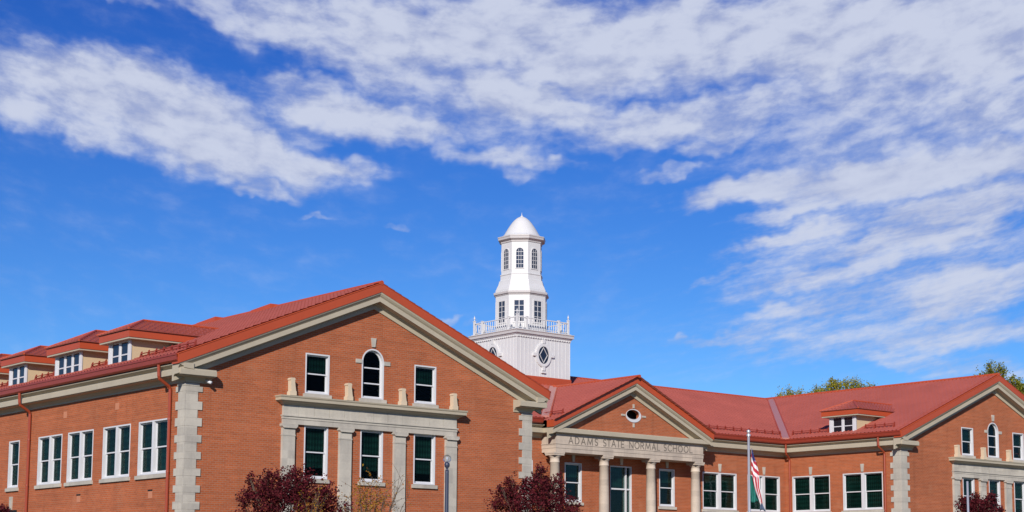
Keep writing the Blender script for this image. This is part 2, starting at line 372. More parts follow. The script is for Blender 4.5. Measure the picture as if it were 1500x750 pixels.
def arch_window(w_, h, rails=(.31, .62), trim=True, white=WHITE, depth=.2):
    hw = w_/2; T = .06*w_/1.1
    win = MB().ring(arch_pts(hw, h), arch_pts(hw, h, inset=T), -.012, depth).build('window', white, None)
    s = MB().ring(arch_pts(hw, h, inset=T), arch_pts(hw, h, inset=T*1.9), .12, .16)
    for r_ in rails: s.box(-hw+T*1.9, hw-T*1.9, .125, .155, h*r_-T*.45, h*r_+T*.45)
    s.build('sash', white, win)
    MB().prism(arch_pts(hw, h, inset=T*1.9), .137, .141).build('pane', GLASS, win)
    if trim:
        MB().prism([(-hw-.12, -.16), (hw+.12, -.16), (hw+.12, -.015), (-hw-.12, -.015)], -.085, .12).build('sill', STONE, win)
        MB().prism([(-.075, h+.07), (.075, h+.07), (.12, h+.44), (-.12, h+.44)], -.06, .1).build('keystone', STONE, win)
        for sg in (-1, 1):
            a, b = sorted((sg*(hw+.004), sg*(hw+.30)))
            MB().box(a, b, -.04, .1, h-hw-.09, h-hw+.07).build('impost', STONE, win)
    return win
PROTO = {'upper': rect_window(1.137, 1.609, 1, True, False, .52), 'lower': rect_window(1.12, 2.112, 1, True, False, .8),
         'arch': arch_window(1.10, 2.06), 'pair': rect_window(2.39, 2.09, 2, True, False, .98), 'single': rect_window(1.14, 2.09, 1, True, False, .98),
         'porch': rect_window(1.19, 2.05, 1, True, True, .35), 'wide': rect_window(2.79, 2.09, 2, True, True, .98, .2)}
used = set()
def window(kind, x, y, z, face, parent=SCHOOL):
    p = PROTO[kind]; M = place(x, y, z, face)
    if kind in used: return clone(p, parent, M)
    used.add(kind); p.parent = parent; p.matrix_local = M; return p
def hole(cx, w_, z, h): return [(cx-w_/2, z), (cx+w_/2, z), (cx+w_/2, z+h), (cx-w_/2, z+h)]
def ahole(cx, w_, z, h): return [(cx+x, z+zz) for x, zz in arch_pts(w_/2, h)]

CORNICE = [(-.05, 8.95), (.04, 8.95), (.05, 9.02), (.11, 9.08), (.16, 9.14), (.44, 9.165), (.44, 9.19), (.505, 9.19), (.505, 9.375), (.47, 9.40), (.47, 9.43), (-.05, 9.50)]
CYMA = [(-.05, 9.40), (.36, 9.435), (.365, 9.49), (.42, 9.50), (.555, 9.565), (.565, 9.61), (-.05, 9.63)]
GUT = [(.50, 9.64), (.64, 9.64), (.70, 9.70), (.71, 9.86), (.735, 9.87), (.735, 9.95), (.69, 9.955), (.68, 9.80), (.50, 9.80)]
RCROWN = [(-.05, -.36), (.525, -.36), (.505, -.42), (.455, -.48), (.40, -.525), (.395, -.545), (.44, -.55), (.44, -.735), (.36, -.742), (.14, -.745), (.10, -.80), (.055, -.82), (.055, -1.0), (-.05, -1.0)]
RVERGE = [(.02, .035), (.545, .035), (.565, .01), (.545, -.02), (.545, -.355), (.02, -.355)]

# ---- tiled roof planes: long wave tiles in stepped courses, cut to shape
def tiles(origin, along, slope_dir, length, run, cuts=(), pitch=.27, course=.38, amp=.034, stepz=.016, parent=SCHOOL):
    o, a, u = Vector(origin), Vector(along), Vector(slope_dir)   # u: horizontal up-slope direction * 1, rise = slope
    rise = u.z; u2 = Vector((u.x, u.y, u.z)); nrm = a.cross(u2).normalized()
    if nrm.z < 0: nrm = -nrm
    k = 6; nc = int(length/pitch)*k; vs = []; fs = []; rows = []
    sl = math.sqrt(1+rise*rise); m = int(run*sl/course)+1
    for i in range(m):
        rows += [(min(i*course/sl, run), stepz), (min((i+1)*course/sl, run), 0)]
    wave = [amp*(1.0, .35, -.5, -.65, -.5, .35)[j % k] for j in range(nc+1)]
    for (r_, h) in rows:
        for j in range(nc+1):
            vs.append(o+a*(length*j/nc)+u2*r_+nrm*(h+wave[j]+.02))
    for i in range(len(rows)-1):
        for j in range(nc):
            q = i*(nc+1)+j; fs.append((q, q+1, q+nc+2, q+nc+1))
    me = bpy.data.meshes.new('roof'); me.from_pydata(vs, [], fs); bm = bmesh.new(); bm.from_mesh(me)
    for (pc, pn) in cuts:
        bmesh.ops.bisect_plane(bm, geom=bm.verts[:]+bm.edges[:]+bm.faces[:], plane_co=pc, plane_no=pn, clear_outer=True)
    bm.normal_update()
    if sum(f.normal.z for f in bm.faces) < 0: bmesh.ops.reverse_faces(bm, faces=bm.faces)
    bm.to_mesh(me); bm.free(); me.materials.append(ROOF)
    ob = bpy.data.objects.new('roof', me); C.objects.link(ob); ob.parent = parent
    return ob

RX = 8.5; RZ = EAVE+SL*9.1; RY = 8.65+9.1                       # ridges
R2 = X2+WR/2; RZ2 = EAVE+SL*(WR/2+.6)
tiles((-.62, -.5, EAVE), (0, 1, 0), (1, 0, SL), 36.5, 9.12, stepz=.032)                                               # west slope of near wing
tiles((17.62, -.5, EAVE), (0, 1, 0), (-1, 0, SL), 18.4, 9.12, [((17.6, 8.65, 0), (1, 1, 0))])             # its east slope
tiles((8.4, 8.63, EAVE), (1, 0, 0), (0, 1, SL), 45, 9.12, [((17.6, 8.65, 0), (-1, -1, 0)), ((X2-.6, 8.65, 0), (1, -1, 0))])   # middle
tiles((X2-.62, Y2-.5, EAVE), (0, 1, 0), (1, 0, SL), 17.9, WR/2+.62, [((X2-.6, 8.65, 0), (-1, 1, 0))])     # far wing, west slope
tiles((X3+.62, Y2-.5, EAVE), (0, 1, 0), (-1, 0, SL), 35, WR/2+.62)
bk = MB()
bk.add([(8.5, RY, RZ), (17.6, RY+9.1, EAVE), (17.6, 36, EAVE), (8.5, 36, RZ)], [(0,1,2,3)])
bk.add([(8.5, RY, RZ), (17.6, RY+9.1, EAVE), (X2-.6, RY+9.1, EAVE), (X2+8.5, RY, RZ)], [(0,1,2,3)])
bk.add([(X2+8.5, RY, RZ), (X2-.6, RY+9.1, EAVE), (X2-.6, 36, EAVE), (R2, 36, RZ2), (R2, RY, RZ2)], [(0,1,2,3,4)])
bk.build('roof', ROOF, SCHOOL)
# portico roof
PE, PZ, PSL = 5.9, 9.76, .457
PAP = PZ+PSL*PE
tiles((CX-PE, 7.6, PZ), (0, 1, 0), (1, 0, PSL), 7.3, PE)
tiles((CX+PE, 7.6, PZ), (0, 1, 0), (-1, 0, PSL), 7.3, PE)
# ridge caps, valley flashing
rc = MB().tube([(RX, -.56, RZ+.03), (RX, 36, RZ+.03)], .10).tube([(RX, RY, RZ+.03), (X2+8.6, RY, RZ+.03)], .09).tube([(R2, Y2-.56, RZ2+.03), (R2, 36, RZ2+.03)], .10).tube([(CX, 7.55, PAP+.03), (CX, 14.55, PAP+.03)], .09)
rc.build('ridge_cap', VERGE, SCHOOL)
def strip(a, b, wd, th=.05):
    a, b = Vector(a), Vector(b); d = (b-a).normalized(); s = d.cross(Vector((0, 0, 1))).normalized()*wd/2; up = s.cross(d).normalized(); up = up if up.z > 0 else -up
    v = []
    for p in (a, b):
        v.append([p-s, p+s, p+s+up*th, p-s+up*th])
    return MB().loft(v)
for a, b in (((X2-.75, 8.5, EAVE), (X2+8.5, RY, RZ)), ((17.7, 8.5, EAVE), (8.5, RY, RZ)),
             ((CX-5.62, 8.75, 10.0), (CX, 14.55, PAP+.02)), ((CX+5.62, 8.75, 10.0), (CX, 14.55, PAP+.02))):
    strip(a, b, .44, .10).build('valley_flashing', FLASH, SCHOOL)
    d = (Vector(b)-Vector(a)).normalized(); s_ = d.cross(Vector((0, 0, 1))).normalized()*.24
    e = MB()
    for sg in (-1, 1): e.tube([Vector(a)+s_*sg+Vector((0, 0, .09)), Vector(b)+s_*sg+Vector((0, 0, .09))], .05, 6)
    e.build('valley_edge', VERGE, SCHOOL)
# ridge ventilators on the near wing
for y0, y1 in ((7.6, 9.3), (12.5, 14.3)):
    MB().loft([[(RX-.35, y, RZ-.14), (RX+.35, y, RZ-.14), (RX+.30, y, RZ+t), (RX-.30, y, RZ+t)] for y, t in ((y0, .17), (y1, .06))]).build('ridge_vent', VERGE, SCHOOL)

# ---- eaves: cornices and gutters follow the walls round each corner
MB().sweep([(0, 36), (0, 0), (1.02, 0)], CORNICE).build('cornice', CREAM, SCHOOL)
MB().sweep([(WL-1.02, 0), (WL, 0), (WL, 9.2)], CORNICE).build('cornice', CREAM, SCHOOL)
PX0, PX1, PYF = CX-5.42, CX+5.38, 8.13
MB().sweep([(17.0, YC), (PX0+.2, YC), (PX0+.2, PYF+.26), (PX1-.2, PYF+.26), (PX1-.2, YC), (X2, YC), (X2, Y2), (X2+1.0, Y2)], CORNICE).build('cornice', CREAM, SCHOOL)
MB().sweep([(X3-1.0, Y2), (X3, Y2), (X3, 20)], CORNICE).build('cornice', CREAM, SCHOOL)
for path in ([(0, 36), (0, -.50)], [(WL, -.5), (WL, YC), (PX0-.3, YC)], [(PX1+.3, YC), (X2, YC), (X2, Y2-.5)]):
    MB().sweep(path, CYMA).build('cyma_moulding', CREAM, SCHOOL)
for path in ([(0, 36), (0, -.50)], [(17.0, -.5), (17.0, YC)], [(17.3, YC), (CX-PE-.02, YC)], [(CX+PE+.02, YC), (X2, YC), (X2, Y2-.50)], [(X3, Y2-.5), (X3, 20)]):
    MB().sweep(path, GUT).build('gutter', GUTTER, SCHOOL)
# ---- raking cornices
for (xa, xc, xb, y0) in ((-.565, RX, WL+.565, 0), (X2-.565, R2, X3+.565, Y2)):
    zf = (lambda x, xc=xc, h=(RZ if xc == RX else RZ2): h-SL*abs(x-xc))
    MB().rake((xa, xc, xb), zf, y0, RCROWN).build('raking_cornice', CREAM, SCHOOL)
    MB().rake((xa-.06, xc, xb+.06), zf, y0, RVERGE).build('verge', VERGE, SCHOOL)
zp = lambda x: PAP-PSL*abs(x-CX)
PYT = 8.33                                                     # pediment brick face
MB().rake((CX-PE+.06, CX, CX+PE-.06), zp, PYT-.02, [(d, h*.93) for d, h in RCROWN]).build('raking_cornice', CREAM, SCHOOL)
MB().rake((CX-PE, CX, CX+PE), zp, PYT-.02, [(d, h*.9) for d, h in RVERGE]).build('verge', VERGE, SCHOOL)

# ---- brick walls with their openings
I4 = Matrix.Identity(4)
def gable_front(x0, wid, y0, k, zap):
    c = x0+wid/2; wu, ps, hw = 2.6775*k, 2.6757*k, 4.283*k
    holes = [hole(c+s*wu, 1.137, 8.944, 1.609) for s in (-1, 1)]+[hole(c+s*wu, 1.12, 5.574, 2.112) for s in (-1, 0, 1)]+[ahole(c, 1.10, 8.955, 2.06)]
    zf = lambda x: zap-SL*abs(x-c)-.4
    o = MB().wall([(x0, 0), (x0+wid, 0), (x0+wid, zf(x0)), (c, zf(c)), (x0, zf(x0))], holes, Matrix.Translation((0, y0, 0))).build('brick_wall', BRICK, SCHOOL)
    for s in (-1, 1): window('upper', c+s*wu, y0, 8.944, 'front')
    for s in (-1, 0, 1): window('lower', c+s*wu, y0, 5.574, 'front')
    window('arch', c, y0, 8.955, 'front')
    # stone order: pilasters, entablature, cornice, pedestals
    for i in range(4):
        x = c+(i-1.5)*ps
        p = MB().box(x-.285, x+.285, y0-.13, y0+.05, .6, 7.20).box(x-.30, x+.30, y0-.145, y0+.05, 7.20, 7.255).box(x-.285, x+.285, y0-.13, y0+.05, 7.255, 7.50)
        p.prism([(x-.285, 7.50), (x+.285, 7.50), (x+.36, 7.57), (x+.36, 7.66), (x-.36, 7.66), (x-.36, 7.57)], y0-.21, y0+.05).build('pilaster', STONE, SCHOOL)
    e = MB().box(c-hw, c+hw, y0-.12, y0+.05, 7.665, 7.86).box(c-hw-.02, c+hw+.02, y0-.14, y0+.05, 7.862, 7.96).box(c-hw-.05, c+hw+.05, y0-.18, y0+.05, 7.962, 8.01)
    nb = 12; bw = 2*hw/nb
    for i in range(nb): e.box(c-hw+i*bw+.006, c-hw+(i+1)*bw-.006, y0-.115-.006*(i % 2), y0+.05, 8.012, 8.45)
    e.build('entablature', STONE, SCHOOL)
    q = c-hw
    MB().sweep([(q, y0+.2), (q, y0-.12), (c+hw, y0-.12), (c+hw, y0+.2)], [(-.1, 8.42), (.05, 8.42), (.10, 8.48), (.20, 8.52), (.22, 8.55), (.30, 8.56), (.30, 8.66), (.33, 8.70), (.34, 8.75), (-.1, 8.80)]).build('entablature_cornice', CREAM, SCHOOL)
    for i in range(4):
        x = c+(i-1.5)*ps*1.0+.06
        b = MB().loft([[(x-a, y0-.26, z), (x+d_, y0-.26, z), (x+d_, y0-.02, z), (x-a, y0-.02, z)] for a, d_, z in ((.13, .17, 8.785), (.13, .17, 8.93), (.08, .14, 8.96), (.085, .11, 9.15), (.09, .08, 9.38), (.115, .105, 9.39), (.115, .105, 9.44), (.08, .07, 9.475))])
        b.build('pedestal', PEDEST, SCHOOL)
gable_front(0, WL, 0, 1.0, RZ)
gable_front(X2, WR, Y2, .952, RZ2)
SIDE = lambda x: Matrix.Translation((x, 0, 0)) @ Matrix(((0, 1, 0, 0), (1, 0, 0, 0), (0, 0, 1, 0), (0, 0, 0, 1)))   # u -> +Y, depth -> +X
ys = [(1.23, 3.715), (4.32, 6.795), (7.65, 10.04), (10.65, 12.97)]
hs_ = [hole((a+b)/2, 2.39, 5.60, 2.09) for a, b in ys]+[hole(15.57, 1.14, 5.60, 2.09), hole(18.9, 2.39, 5.60, 2.09), hole(22.2, 2.39, 5.60, 2.09)]
MB().wall([(0, 0), (36, 0), (36, 9.55), (0, 9.55)], hs_, SIDE(0)).build('brick_wall', BRICK, SCHOOL)
for a, b in ys: window('pair', 0, (a+b)/2, 5.60, 'side')
window('single', 0, 15.57, 5.60, 'side'); window('pair', 0, 18.9, 5.60, 'side'); window('pair', 0, 22.2, 5.60, 'side')
# under the single window, near-black slabs painted as an unlit opening and head; keystone shows at the frame's edge
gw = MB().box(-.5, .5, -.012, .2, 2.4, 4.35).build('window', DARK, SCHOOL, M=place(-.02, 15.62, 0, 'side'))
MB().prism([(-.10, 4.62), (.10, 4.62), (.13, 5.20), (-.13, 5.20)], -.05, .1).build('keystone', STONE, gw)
MB().prism([(-.62, 4.36), (.62, 4.36), (.62, 4.60), (-.62, 4.60)], -.03, .1).build('dark_head', DARK, gw)
MB().wall([(0, 0), (YC, 0), (YC, 9.55), (0, 9.55)], [], SIDE(WL)).build('brick_wall', BRICK, SCHOOL)
# middle block
mid = [('porch', 27.79, 5.74, 1.19, 2.05), ('porch', 34.71, 5.74, 1.19, 2.05), ('wide', 23.6, 5.70, 2.79, 2.09), ('wide', 19.7, 5.70, 2.79, 2.09), ('wide', 38.935, 5.70, 2.79, 2.09), ('wide', 42.655, 5.70, 2.79, 2.09)]
MB().wall([(17, 0), (X2, 0), (X2, 9.55), (17, 9.55)], [hole(x, w_, z, h) for _, x, z, w_, h in mid]+[hole(31.26, 1.62, .8, 6.99)], Matrix.Translation((0, YC, 0))).build('brick_wall', BRICK, SCHOOL)
for kd, x, z, _, _ in mid: window(kd, x, YC, z, 'front')
f4 = [3.557, 7.288]
MB().wall([(Y2, 0), (YC, 0), (YC, 9.55), (Y2, 9.55)], [hole(y, 2.79, 5.70, 2.09) for y in f4], SIDE(X2)).build('brick_wall', BRICK, SCHOOL)
for y in f4: window('wide', X2, y, 5.70, 'side')
# backs, far side, floors and ceilings
b = MB().wall([(Y2, 0), (36, 0), (36, 9.55), (Y2, 9.55)], [], SIDE(X3))
for xa, xb, rz in ((0, WL, RZ), (X2, X3, RZ2)):
    b.wall([(xa, 0), (xb, 0), (xb, 9.7), ((xa+xb)/2, rz-.2), (xa, 9.7)], [], Matrix.Translation((0, 35.9, 0)))
b.wall([(17, 0), (X2, 0), (X2, 9.7), (17, 9.7)], [], Matrix.Translation((0, 26.3, 0)))
b.build('brick_wall', BRICK, SCHOOL)
fl = MB()
for z0 in (4.6, 8.5):
    fl.box(.32, WL-.32, .32, 35.6, z0, z0+.25).box(WL-.3, X2+.3, YC+.32, 26, z0, z0+.25).box(X2+.32, X3-.32, Y2+.32, 35.6, z0, z0+.25)
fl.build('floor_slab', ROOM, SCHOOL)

# entrance door between the middle columns
dr = MB().box(-.81, -.75, -.01, .25, 0, 6.99).box(.75, .81, -.01, .25, 0, 6.99).box(-.75, .75, -.01, .25, 6.93, 6.99).box(.40, .46, .02, .25, 0, 6.93).box(-.75, .40, .06, .2, 5.72, 5.80).box(.46, .75, .06, .2, 5.72, 5.80).box(-.75, .40, .06, .2, 3.0, 3.12)
dr = dr.build('entrance_door', WHITE, SCHOOL, M=place(31.26, YC+.05, .8, 'front'))
for a, b_ in ((-.75, .40), (.46, .75)):
    for z0, z1 in ((0, 3.0), (3.12, 5.72), (5.80, 6.93)):
        MB().box(a, b_, .12, .126, z0, z1).build('pane', GLASS, dr)
MB().box(-.74, .40, .3, .305, 5.82, 6.92).build('blind', BLIND, dr)
MB().prism([(-.075, 7.05), (.075, 7.05), (.12, 7.5), (-.12, 7.5)], -.1, .05).build('keystone', STONE_WARM, dr)

# ---- quoins
def quoin(x, y, sx_, sy_):
    q = MB(); z = 9.16; w_ = True
    q.box(*sorted((x-sx_*.05, x+sx_*.56)), *sorted((y-sy_*.05, y+sy_*.56)), 8.83, 8.93)
    z = 8.82
    lv = [(8.88, 8.62), (8.25, 7.94), (7.63, 7.32), (6.99, 6.71), (6.35, 6.08), (5.73, 5.45), (5.10, 4.83), (4.49, 4.20), (3.86, 3.58), (3.23, 2.95), (2.6, 2.33), (1.98, 1.7), (1.35, 1.07)]
    top = 9.12
    for a, b in lv:
        n_, L_ = .505, .695
        q.box(*sorted((x-sx_*.035, x+sx_*n_)), *sorted((y-sy_*.035, y+sy_*n_)), a+.004, min(top, 8.93)-.004) if a < 8.8 else None
        q.box(*sorted((x-sx_*.042, x+sx_*L_)), *sorted((y-sy_*.042, y+sy_*L_)), b, a if a < 8.8 else 8.82)
        top = b
    return q.build('quoin', STONE, SCHOOL)
quoin(0, 0, 1, 1); quoin(WL, 0, -1, 1); quoin(X2, Y2, 1, 1); quoin(X3, Y2, -1, 1)

# ---- portico
PORT = None
pm = MB().box(PX0, PX1, PYF, YC-.004, 8.20, 8.40).box(PX0-.02, PX1+.02, PYF-.02, YC-.004, 8.402, 8.60).box(PX0-.045, PX1+.045, PYF-.045, YC-.004, 8.602, 8.645).box(PX0-.01, PX1+.01, PYF-.01, YC-.004, 8.647, 9.2)
PORT = pm.build('portico_entablature', STONE_WARM, SCHOOL)
MB().wall([(CX-5.3, 9.4), (CX+5.3, 9.4), (CX, zp(CX)-.35)], [[(31.28+.53*math.cos(2*math.pi*i/28), 10.44+.33*math.sin(2*math.pi*i/28)) for i in range(28)]], Matrix.Translation((0, PYT, 0))).build('pediment_wall', BRICK, SCHOOL)
MB().box(CX-1.0, CX+1.5, PYT+.5, PYT+.55, 9.6, 11.2).build('pediment_dark_panel', DARK, SCHOOL)  # added dark panel: the unlit attic behind the oval, put into colour
oc = MB().ring([(.56*math.cos(2*math.pi*i/32), .36*math.sin(2*math.pi*i/32)) for i in range(32)], [(-.035+.49*math.cos(2*math.pi*i/32), .06+.26*math.sin(2*math.pi*i/32)) for i in range(32)], -.035, .03).build('oval_window', WHITE, SCHOOL, M=place(31.28, PYT, 10.44, 'front'))  # hole set off-centre so the ring's shape mimics lit lower, shaded upper reveals
for x0, x1, z0, z1 in ((-.055, .055, .41, .62), (-.055, .055, -.62, -.41), (-.9, -.64, -.05, .05), (.64, .9, -.05, .05)):
    MB().box(x0, x1, -.05, .05, z0, z1).build('key_block', STONE, oc)
col0 = None
for i in range(4):
    x = CX-.02+(i-1.5)*3.445; y = PYF+.36
    if col0 is None:
        cm = MB().lathe(0, 0, [(.29, .8), (.29, 1.0), (.275, 1.02), (.275, 3.5), (.265, 6.0), (.243, 7.66), (.262, 7.67), (.27, 7.69), (.262, 7.71), (.243, 7.72), (.243, 7.90), (.26, 7.92), (.30, 7.98), (.325, 8.03)], 28)
        col0 = cm.build('column', STONE_WARM, SCHOOL, True, M=Matrix.Translation((x, y, 0)))
        MB().box(-.35, .35, -.35, .35, 8.032, 8.11).box(-.37, .37, -.37, .37, 8.112, 8.196).build('abacus', STONE_WARM, col0)
    else: clone(col0, SCHOOL, Matrix.Translation((x, y, 0)))
MB().box(PX0-.4, PX1+.4, 7.2, YC, 0, .8).box(PX0+.6, PX1-.6, 6.6, 7.2, 0, .53).box(PX0+.6, PX1-.6, 6.0, 6.6, 0, .27).build('entrance_steps', STONE_WARM, SCHOOL)
# carved name, drawn as flat dark strips on the frieze
def arc(cx, cy, rx, ry, a0, a1, n=12): return [(cx+rx*math.cos(R(a0+(a1-a0)*i/n)), cy+ry*math.sin(R(a0+(a1-a0)*i/n))) for i in range(n+1)]
GLYPH = {  # width, strokes on a unit-high box
 'A': (.80, [[(0, 0), (.40, 1), (.80, 0)], [(.14, .34), (.66, .34)]]), 'D': (.74, [[(0, 0), (0, 1), (.28, 1)]+arc(.28, .5, .46, .5, 90, -90)+[(0, 0)]]),
 'M': (1.02, [[(0, 0), (.10, 1), (.51, .12), (.92, 1), (1.02, 0)]]), 'S': (.54, [arc(.28, .75, .24, .25, 40, 270, 10)+arc(.27, .25, .26, .25, 90, -140, 10)]),
 'T': (.74, [[(0, 1), (.74, 1)], [(.37, 1), (.37, 0)]]), 'E': (.56, [[(.56, 1), (0, 1), (0, 0), (.56, 0)], [(0, .52), (.46, .52)]]), 'N': (.80, [[(0, 0), (0, 1), (.80, 0), (.80, 1)]]),
 'O': (.92, [arc(.46, .5, .46, .5, 0, 360, 22)]), 'R': (.66, [[(0, 0), (0, 1), (.30, 1)]+arc(.30, .75, .28, .25, 90, -90)+[(0, .5)], [(.30, .5), (.66, 0)]]),
 'L': (.54, [[(0, 1), (0, 0), (.54, 0)]]), 'C': (.76, [arc(.46, .5, .46, .5, 48, 312, 16)]), 'H': (.76, [[(0, 0), (0, 1)], [(.76, 0), (.76, 1)], [(0, .52), (.76, .52)]])}
LH, LW = .345, .058
for word, xa, xb in (('ADAMS', 26.48, 28.49), ('STATE', 28.90, 30.38), ('NORMAL', 30.78, 33.05), ('SCHOOL', 33.36, 35.55)):
    tw_ = sum(GLYPH[c][0] for c in word)*LH; gap = (xb-xa-tw_)/(len(word)-1); kx = 1.0; x = xa; lm = MB(); q = 0
    if gap < .07: kx = (xb-xa-.09*(len(word)-1))/tw_; gap = .09
    for c in word:
        for st in GLYPH[c][1]:
            for (x0, z0), (x1, z1) in zip(st, st[1:]):
                ax, az_, bx_, bz = x+x0*LH*kx, 8.668+z0*LH, x+x1*LH*kx, 8.668+z1*LH; l_ = math.hypot(bx_-ax, bz-az_)
                if l_ < 1e-6: continue
                tx, tz = (bx_-ax)/l_, (bz-az_)/l_; nx, nz = -tz*LW/2, tx*LW/2; ex, ez = tx*LW*.45, tz*LW*.45; q += 1
                yy = PYF-.014-.0004*(q % 5)
                lm.add([(ax-ex+nx, yy, az_-ez+nz), (ax-ex-nx, yy, az_-ez-nz), (bx_+ex-nx, yy, bz+ez-nz), (bx_+ex+nx, yy, bz+ez+nz)], [(0, 1, 2, 3)])
        x += GLYPH[c][0]*LH*kx+gap
    lm.build('carved_lettering', LETTER, PORT)

# ---- dormers (face -X, like the side walls)
def dormer(y, x, half, ehalf, lights, hipx):
    d = MB().box(0, 4.2, -half, half, 9.9, 11.05)
    d = d.build('dormer', STUCCO, SCHOOL, M=Matrix.Translation((x, y, 0)))
    ww = half*2-.26; h = 1.08; z0 = 9.98; T = .06; ml = .13
    f = MB().box(-.05, .10, -ww/2, -ww/2+T+.05, z0, z0+h).box(-.05, .10, ww/2-T-.05, ww/2, z0, z0+h).box(-.05, .10, -ww/2+T+.05, ww/2-T-.05, z0+h-T, z0+h).box(-.05, .10, -ww/2+T+.05, ww/2-T-.05, z0, z0+.09)
    f.box(-.07, .02, -half, -ww/2-.004, 9.9, 11.05).box(-.07, .02, ww/2+.004, half, 9.9, 11.05)
    a = -ww/2+T+.05; lw = (ww-2*T-.1-(lights-1)*ml)/lights; gl = []
    for i in range(lights):
        if i: f.box(-.048, .10, a-ml, a, z0+.09, z0+h-T)
        f.box(-.03, .03, a, a+lw, z0+.50, z0+.55); f.box(-.025, .02, a, a+.035, z0+.09, z0+h-T); f.box(-.025, .02, a+lw-.035, a+lw, z0+.09, z0+h-T); gl.append((a, a+lw)); a += lw+ml
    wn = f.build('window', WHITE, d)
    p = MB()
    for u0, u1 in gl: p.box(-.006, -.003, u0, u1, z0+.09, z0+h-T)
    p.build('pane', mat('dormer_glass', (.012, .014, .02), .08, .6), d)
    tr = MB().box(-.30, 4.2, -ehalf+.03, ehalf-.03, 11.045, 11.11); tr.build('eave_trim', CREAM, d)
    MB().box(-.32, 5.0, -ehalf, ehalf, 11.112, 11.40).build('fascia', VERGE, d)
    zr = 11.40+(ehalf)*.46; bx = 5.2; ov = .06
    e0, e1 = -.32-ov, ehalf+ov; ze = 11.405
    # hipped roof, tiled on the two long sides and the hip
    rf = MB(); n = 14
    def tri(pa, pb, pc, pd, courses=7):        # slope quad between eave edge pa-pb and top edge pd-pc, in lapped courses
        pa, pb, pc, pd = map(Vector, (pa, pb, pc, pd)); nn_ = (pb-pa).cross(pd-pa).normalized(); nn_ = nn_ if nn_.z > 0 else -nn_
        for i in range(courses):
            t0, t1 = i/courses, (i+1)/courses
            A, B = pa.lerp(pd, t0)+nn_*.035, pb.lerp(pc, t0)+nn_*.035; D_, E_ = pa.lerp(pd, t1), pb.lerp(pc, t1)
            rf.add([A, B, E_, D_, A-nn_*.04, B-nn_*.04], [(0, 1, 2, 3), (0, 4, 5, 1)])
            k = max(3, int((B-A).length/.27))
            for j in range(k):
                s0 = A.lerp(B, (j+.5)/k); s1 = D_.lerp(E_, (j+.5)/k); sd_ = (B-A).normalized()*.05
                rf.add([s0-sd_, s0+sd_, s1+sd_, s1-sd_, s0+nn_*.03, s1+nn_*.03], [(0, 4, 5, 3), (4, 1, 2, 5), (0, 1, 4)])
    tri((e0, e1, ze), (e0, -e1, ze), (hipx, 0, zr), (hipx, 0, zr), 5)
    tri((e0, -e1, ze), (bx, -e1, ze), (bx, 0, zr), (hipx, 0, zr))
    tri((e0, e1, ze), (bx, e1, ze), (bx, 0, zr), (hipx, 0, zr))
    rf.build('dormer_roof', ROOF, d)
    MB().tube([(e0, -e1, ze+.03), (hipx, 0, zr+.03)], .05, 6).tube([(e0, e1, ze+.03), (hipx, 0, zr+.03)], .05, 6).tube([(hipx, 0, zr+.03), (bx, 0, zr+.03)], .055, 6).build('hip_cap', VERGE, d)
    return d
for y, hf, eh, l_, hx in ((5.48, .95, 1.33, 2, .95), (10.22, 1.27, 1.62, 3, 1.15), (15.42, .92, 1.30, 2, .95), (20.3, 1.27, 1.62, 3, 1.15), (25.3, .92, 1.30, 2, .95)):
    dormer(y, 0.0, hf, eh, l_, hx)
dormer(4.86, X2, .95, 1.33, 2, .95)

# ---- snow guards along the eaves
def guard(p0, p1, upv, gaps=()):
    p0, p1 = Vector(p0), Vector(p1); L_ = (p1-p0).length; d = (p1-p0)/L_; n = int(L_/.62); side = d*.03; upv = Vector(upv)
    runs = [[]]
    for i in range(n+1):
        s = i*L_/n
        if all(not (a < s < b) for a, b in gaps): runs[-1].append(p0+d*s)
        elif runs[-1]: runs.append([])
    for run in runs:
        if len(run) < 2: continue
        g_ = MB(); Z = Vector((0, 0, .27))
        for p in run: g_.loft([[p-side-upv*.12, p+side-upv*.12, p+side+upv*.02, p-side+upv*.02], [p-side+Z-upv*.02, p+side+Z-upv*.02, p+side+Z+upv*.02, p-side+Z+upv*.02]])
        for z in (.10, .19): g_.tube([run[0]+Vector((0, 0, z))-upv*.05, run[-1]+Vector((0, 0, z))-upv*.05], .022, 6)
        g_.build('snow_guard', GUTTER, SCHOOL)
zg = EAVE+SL*.75
guard((.15, -.4, zg+.02), (.15, 30, zg+.02), (1, 0, SL), [(y+.4-e, y+.4+e) for y, e in ((5.48, 1.0), (10.22, 1.32), (15.42, 1.0), (20.3, 1.32), (25.3, 1.0))])
guard((17.9, 9.4, zg+.02), (25.0, 9.4, zg+.02), (0, 1, SL)); guard((CX+PE, 9.4, zg+.02), (44.3, 9.4, zg+.02), (0, 1, SL))
guard((X2+.15, 8.7, zg+.02), (X2+.15, 1.4, zg+.02), (1, 0, SL), [(8.7-5.86, 8.7-3.86)])
guard((CX-PE+.75, 7.9, PZ+PSL*.75+.04), (CX-PE+.75, 9.6, PZ+PSL*.75+.04), (1, 0, PSL))

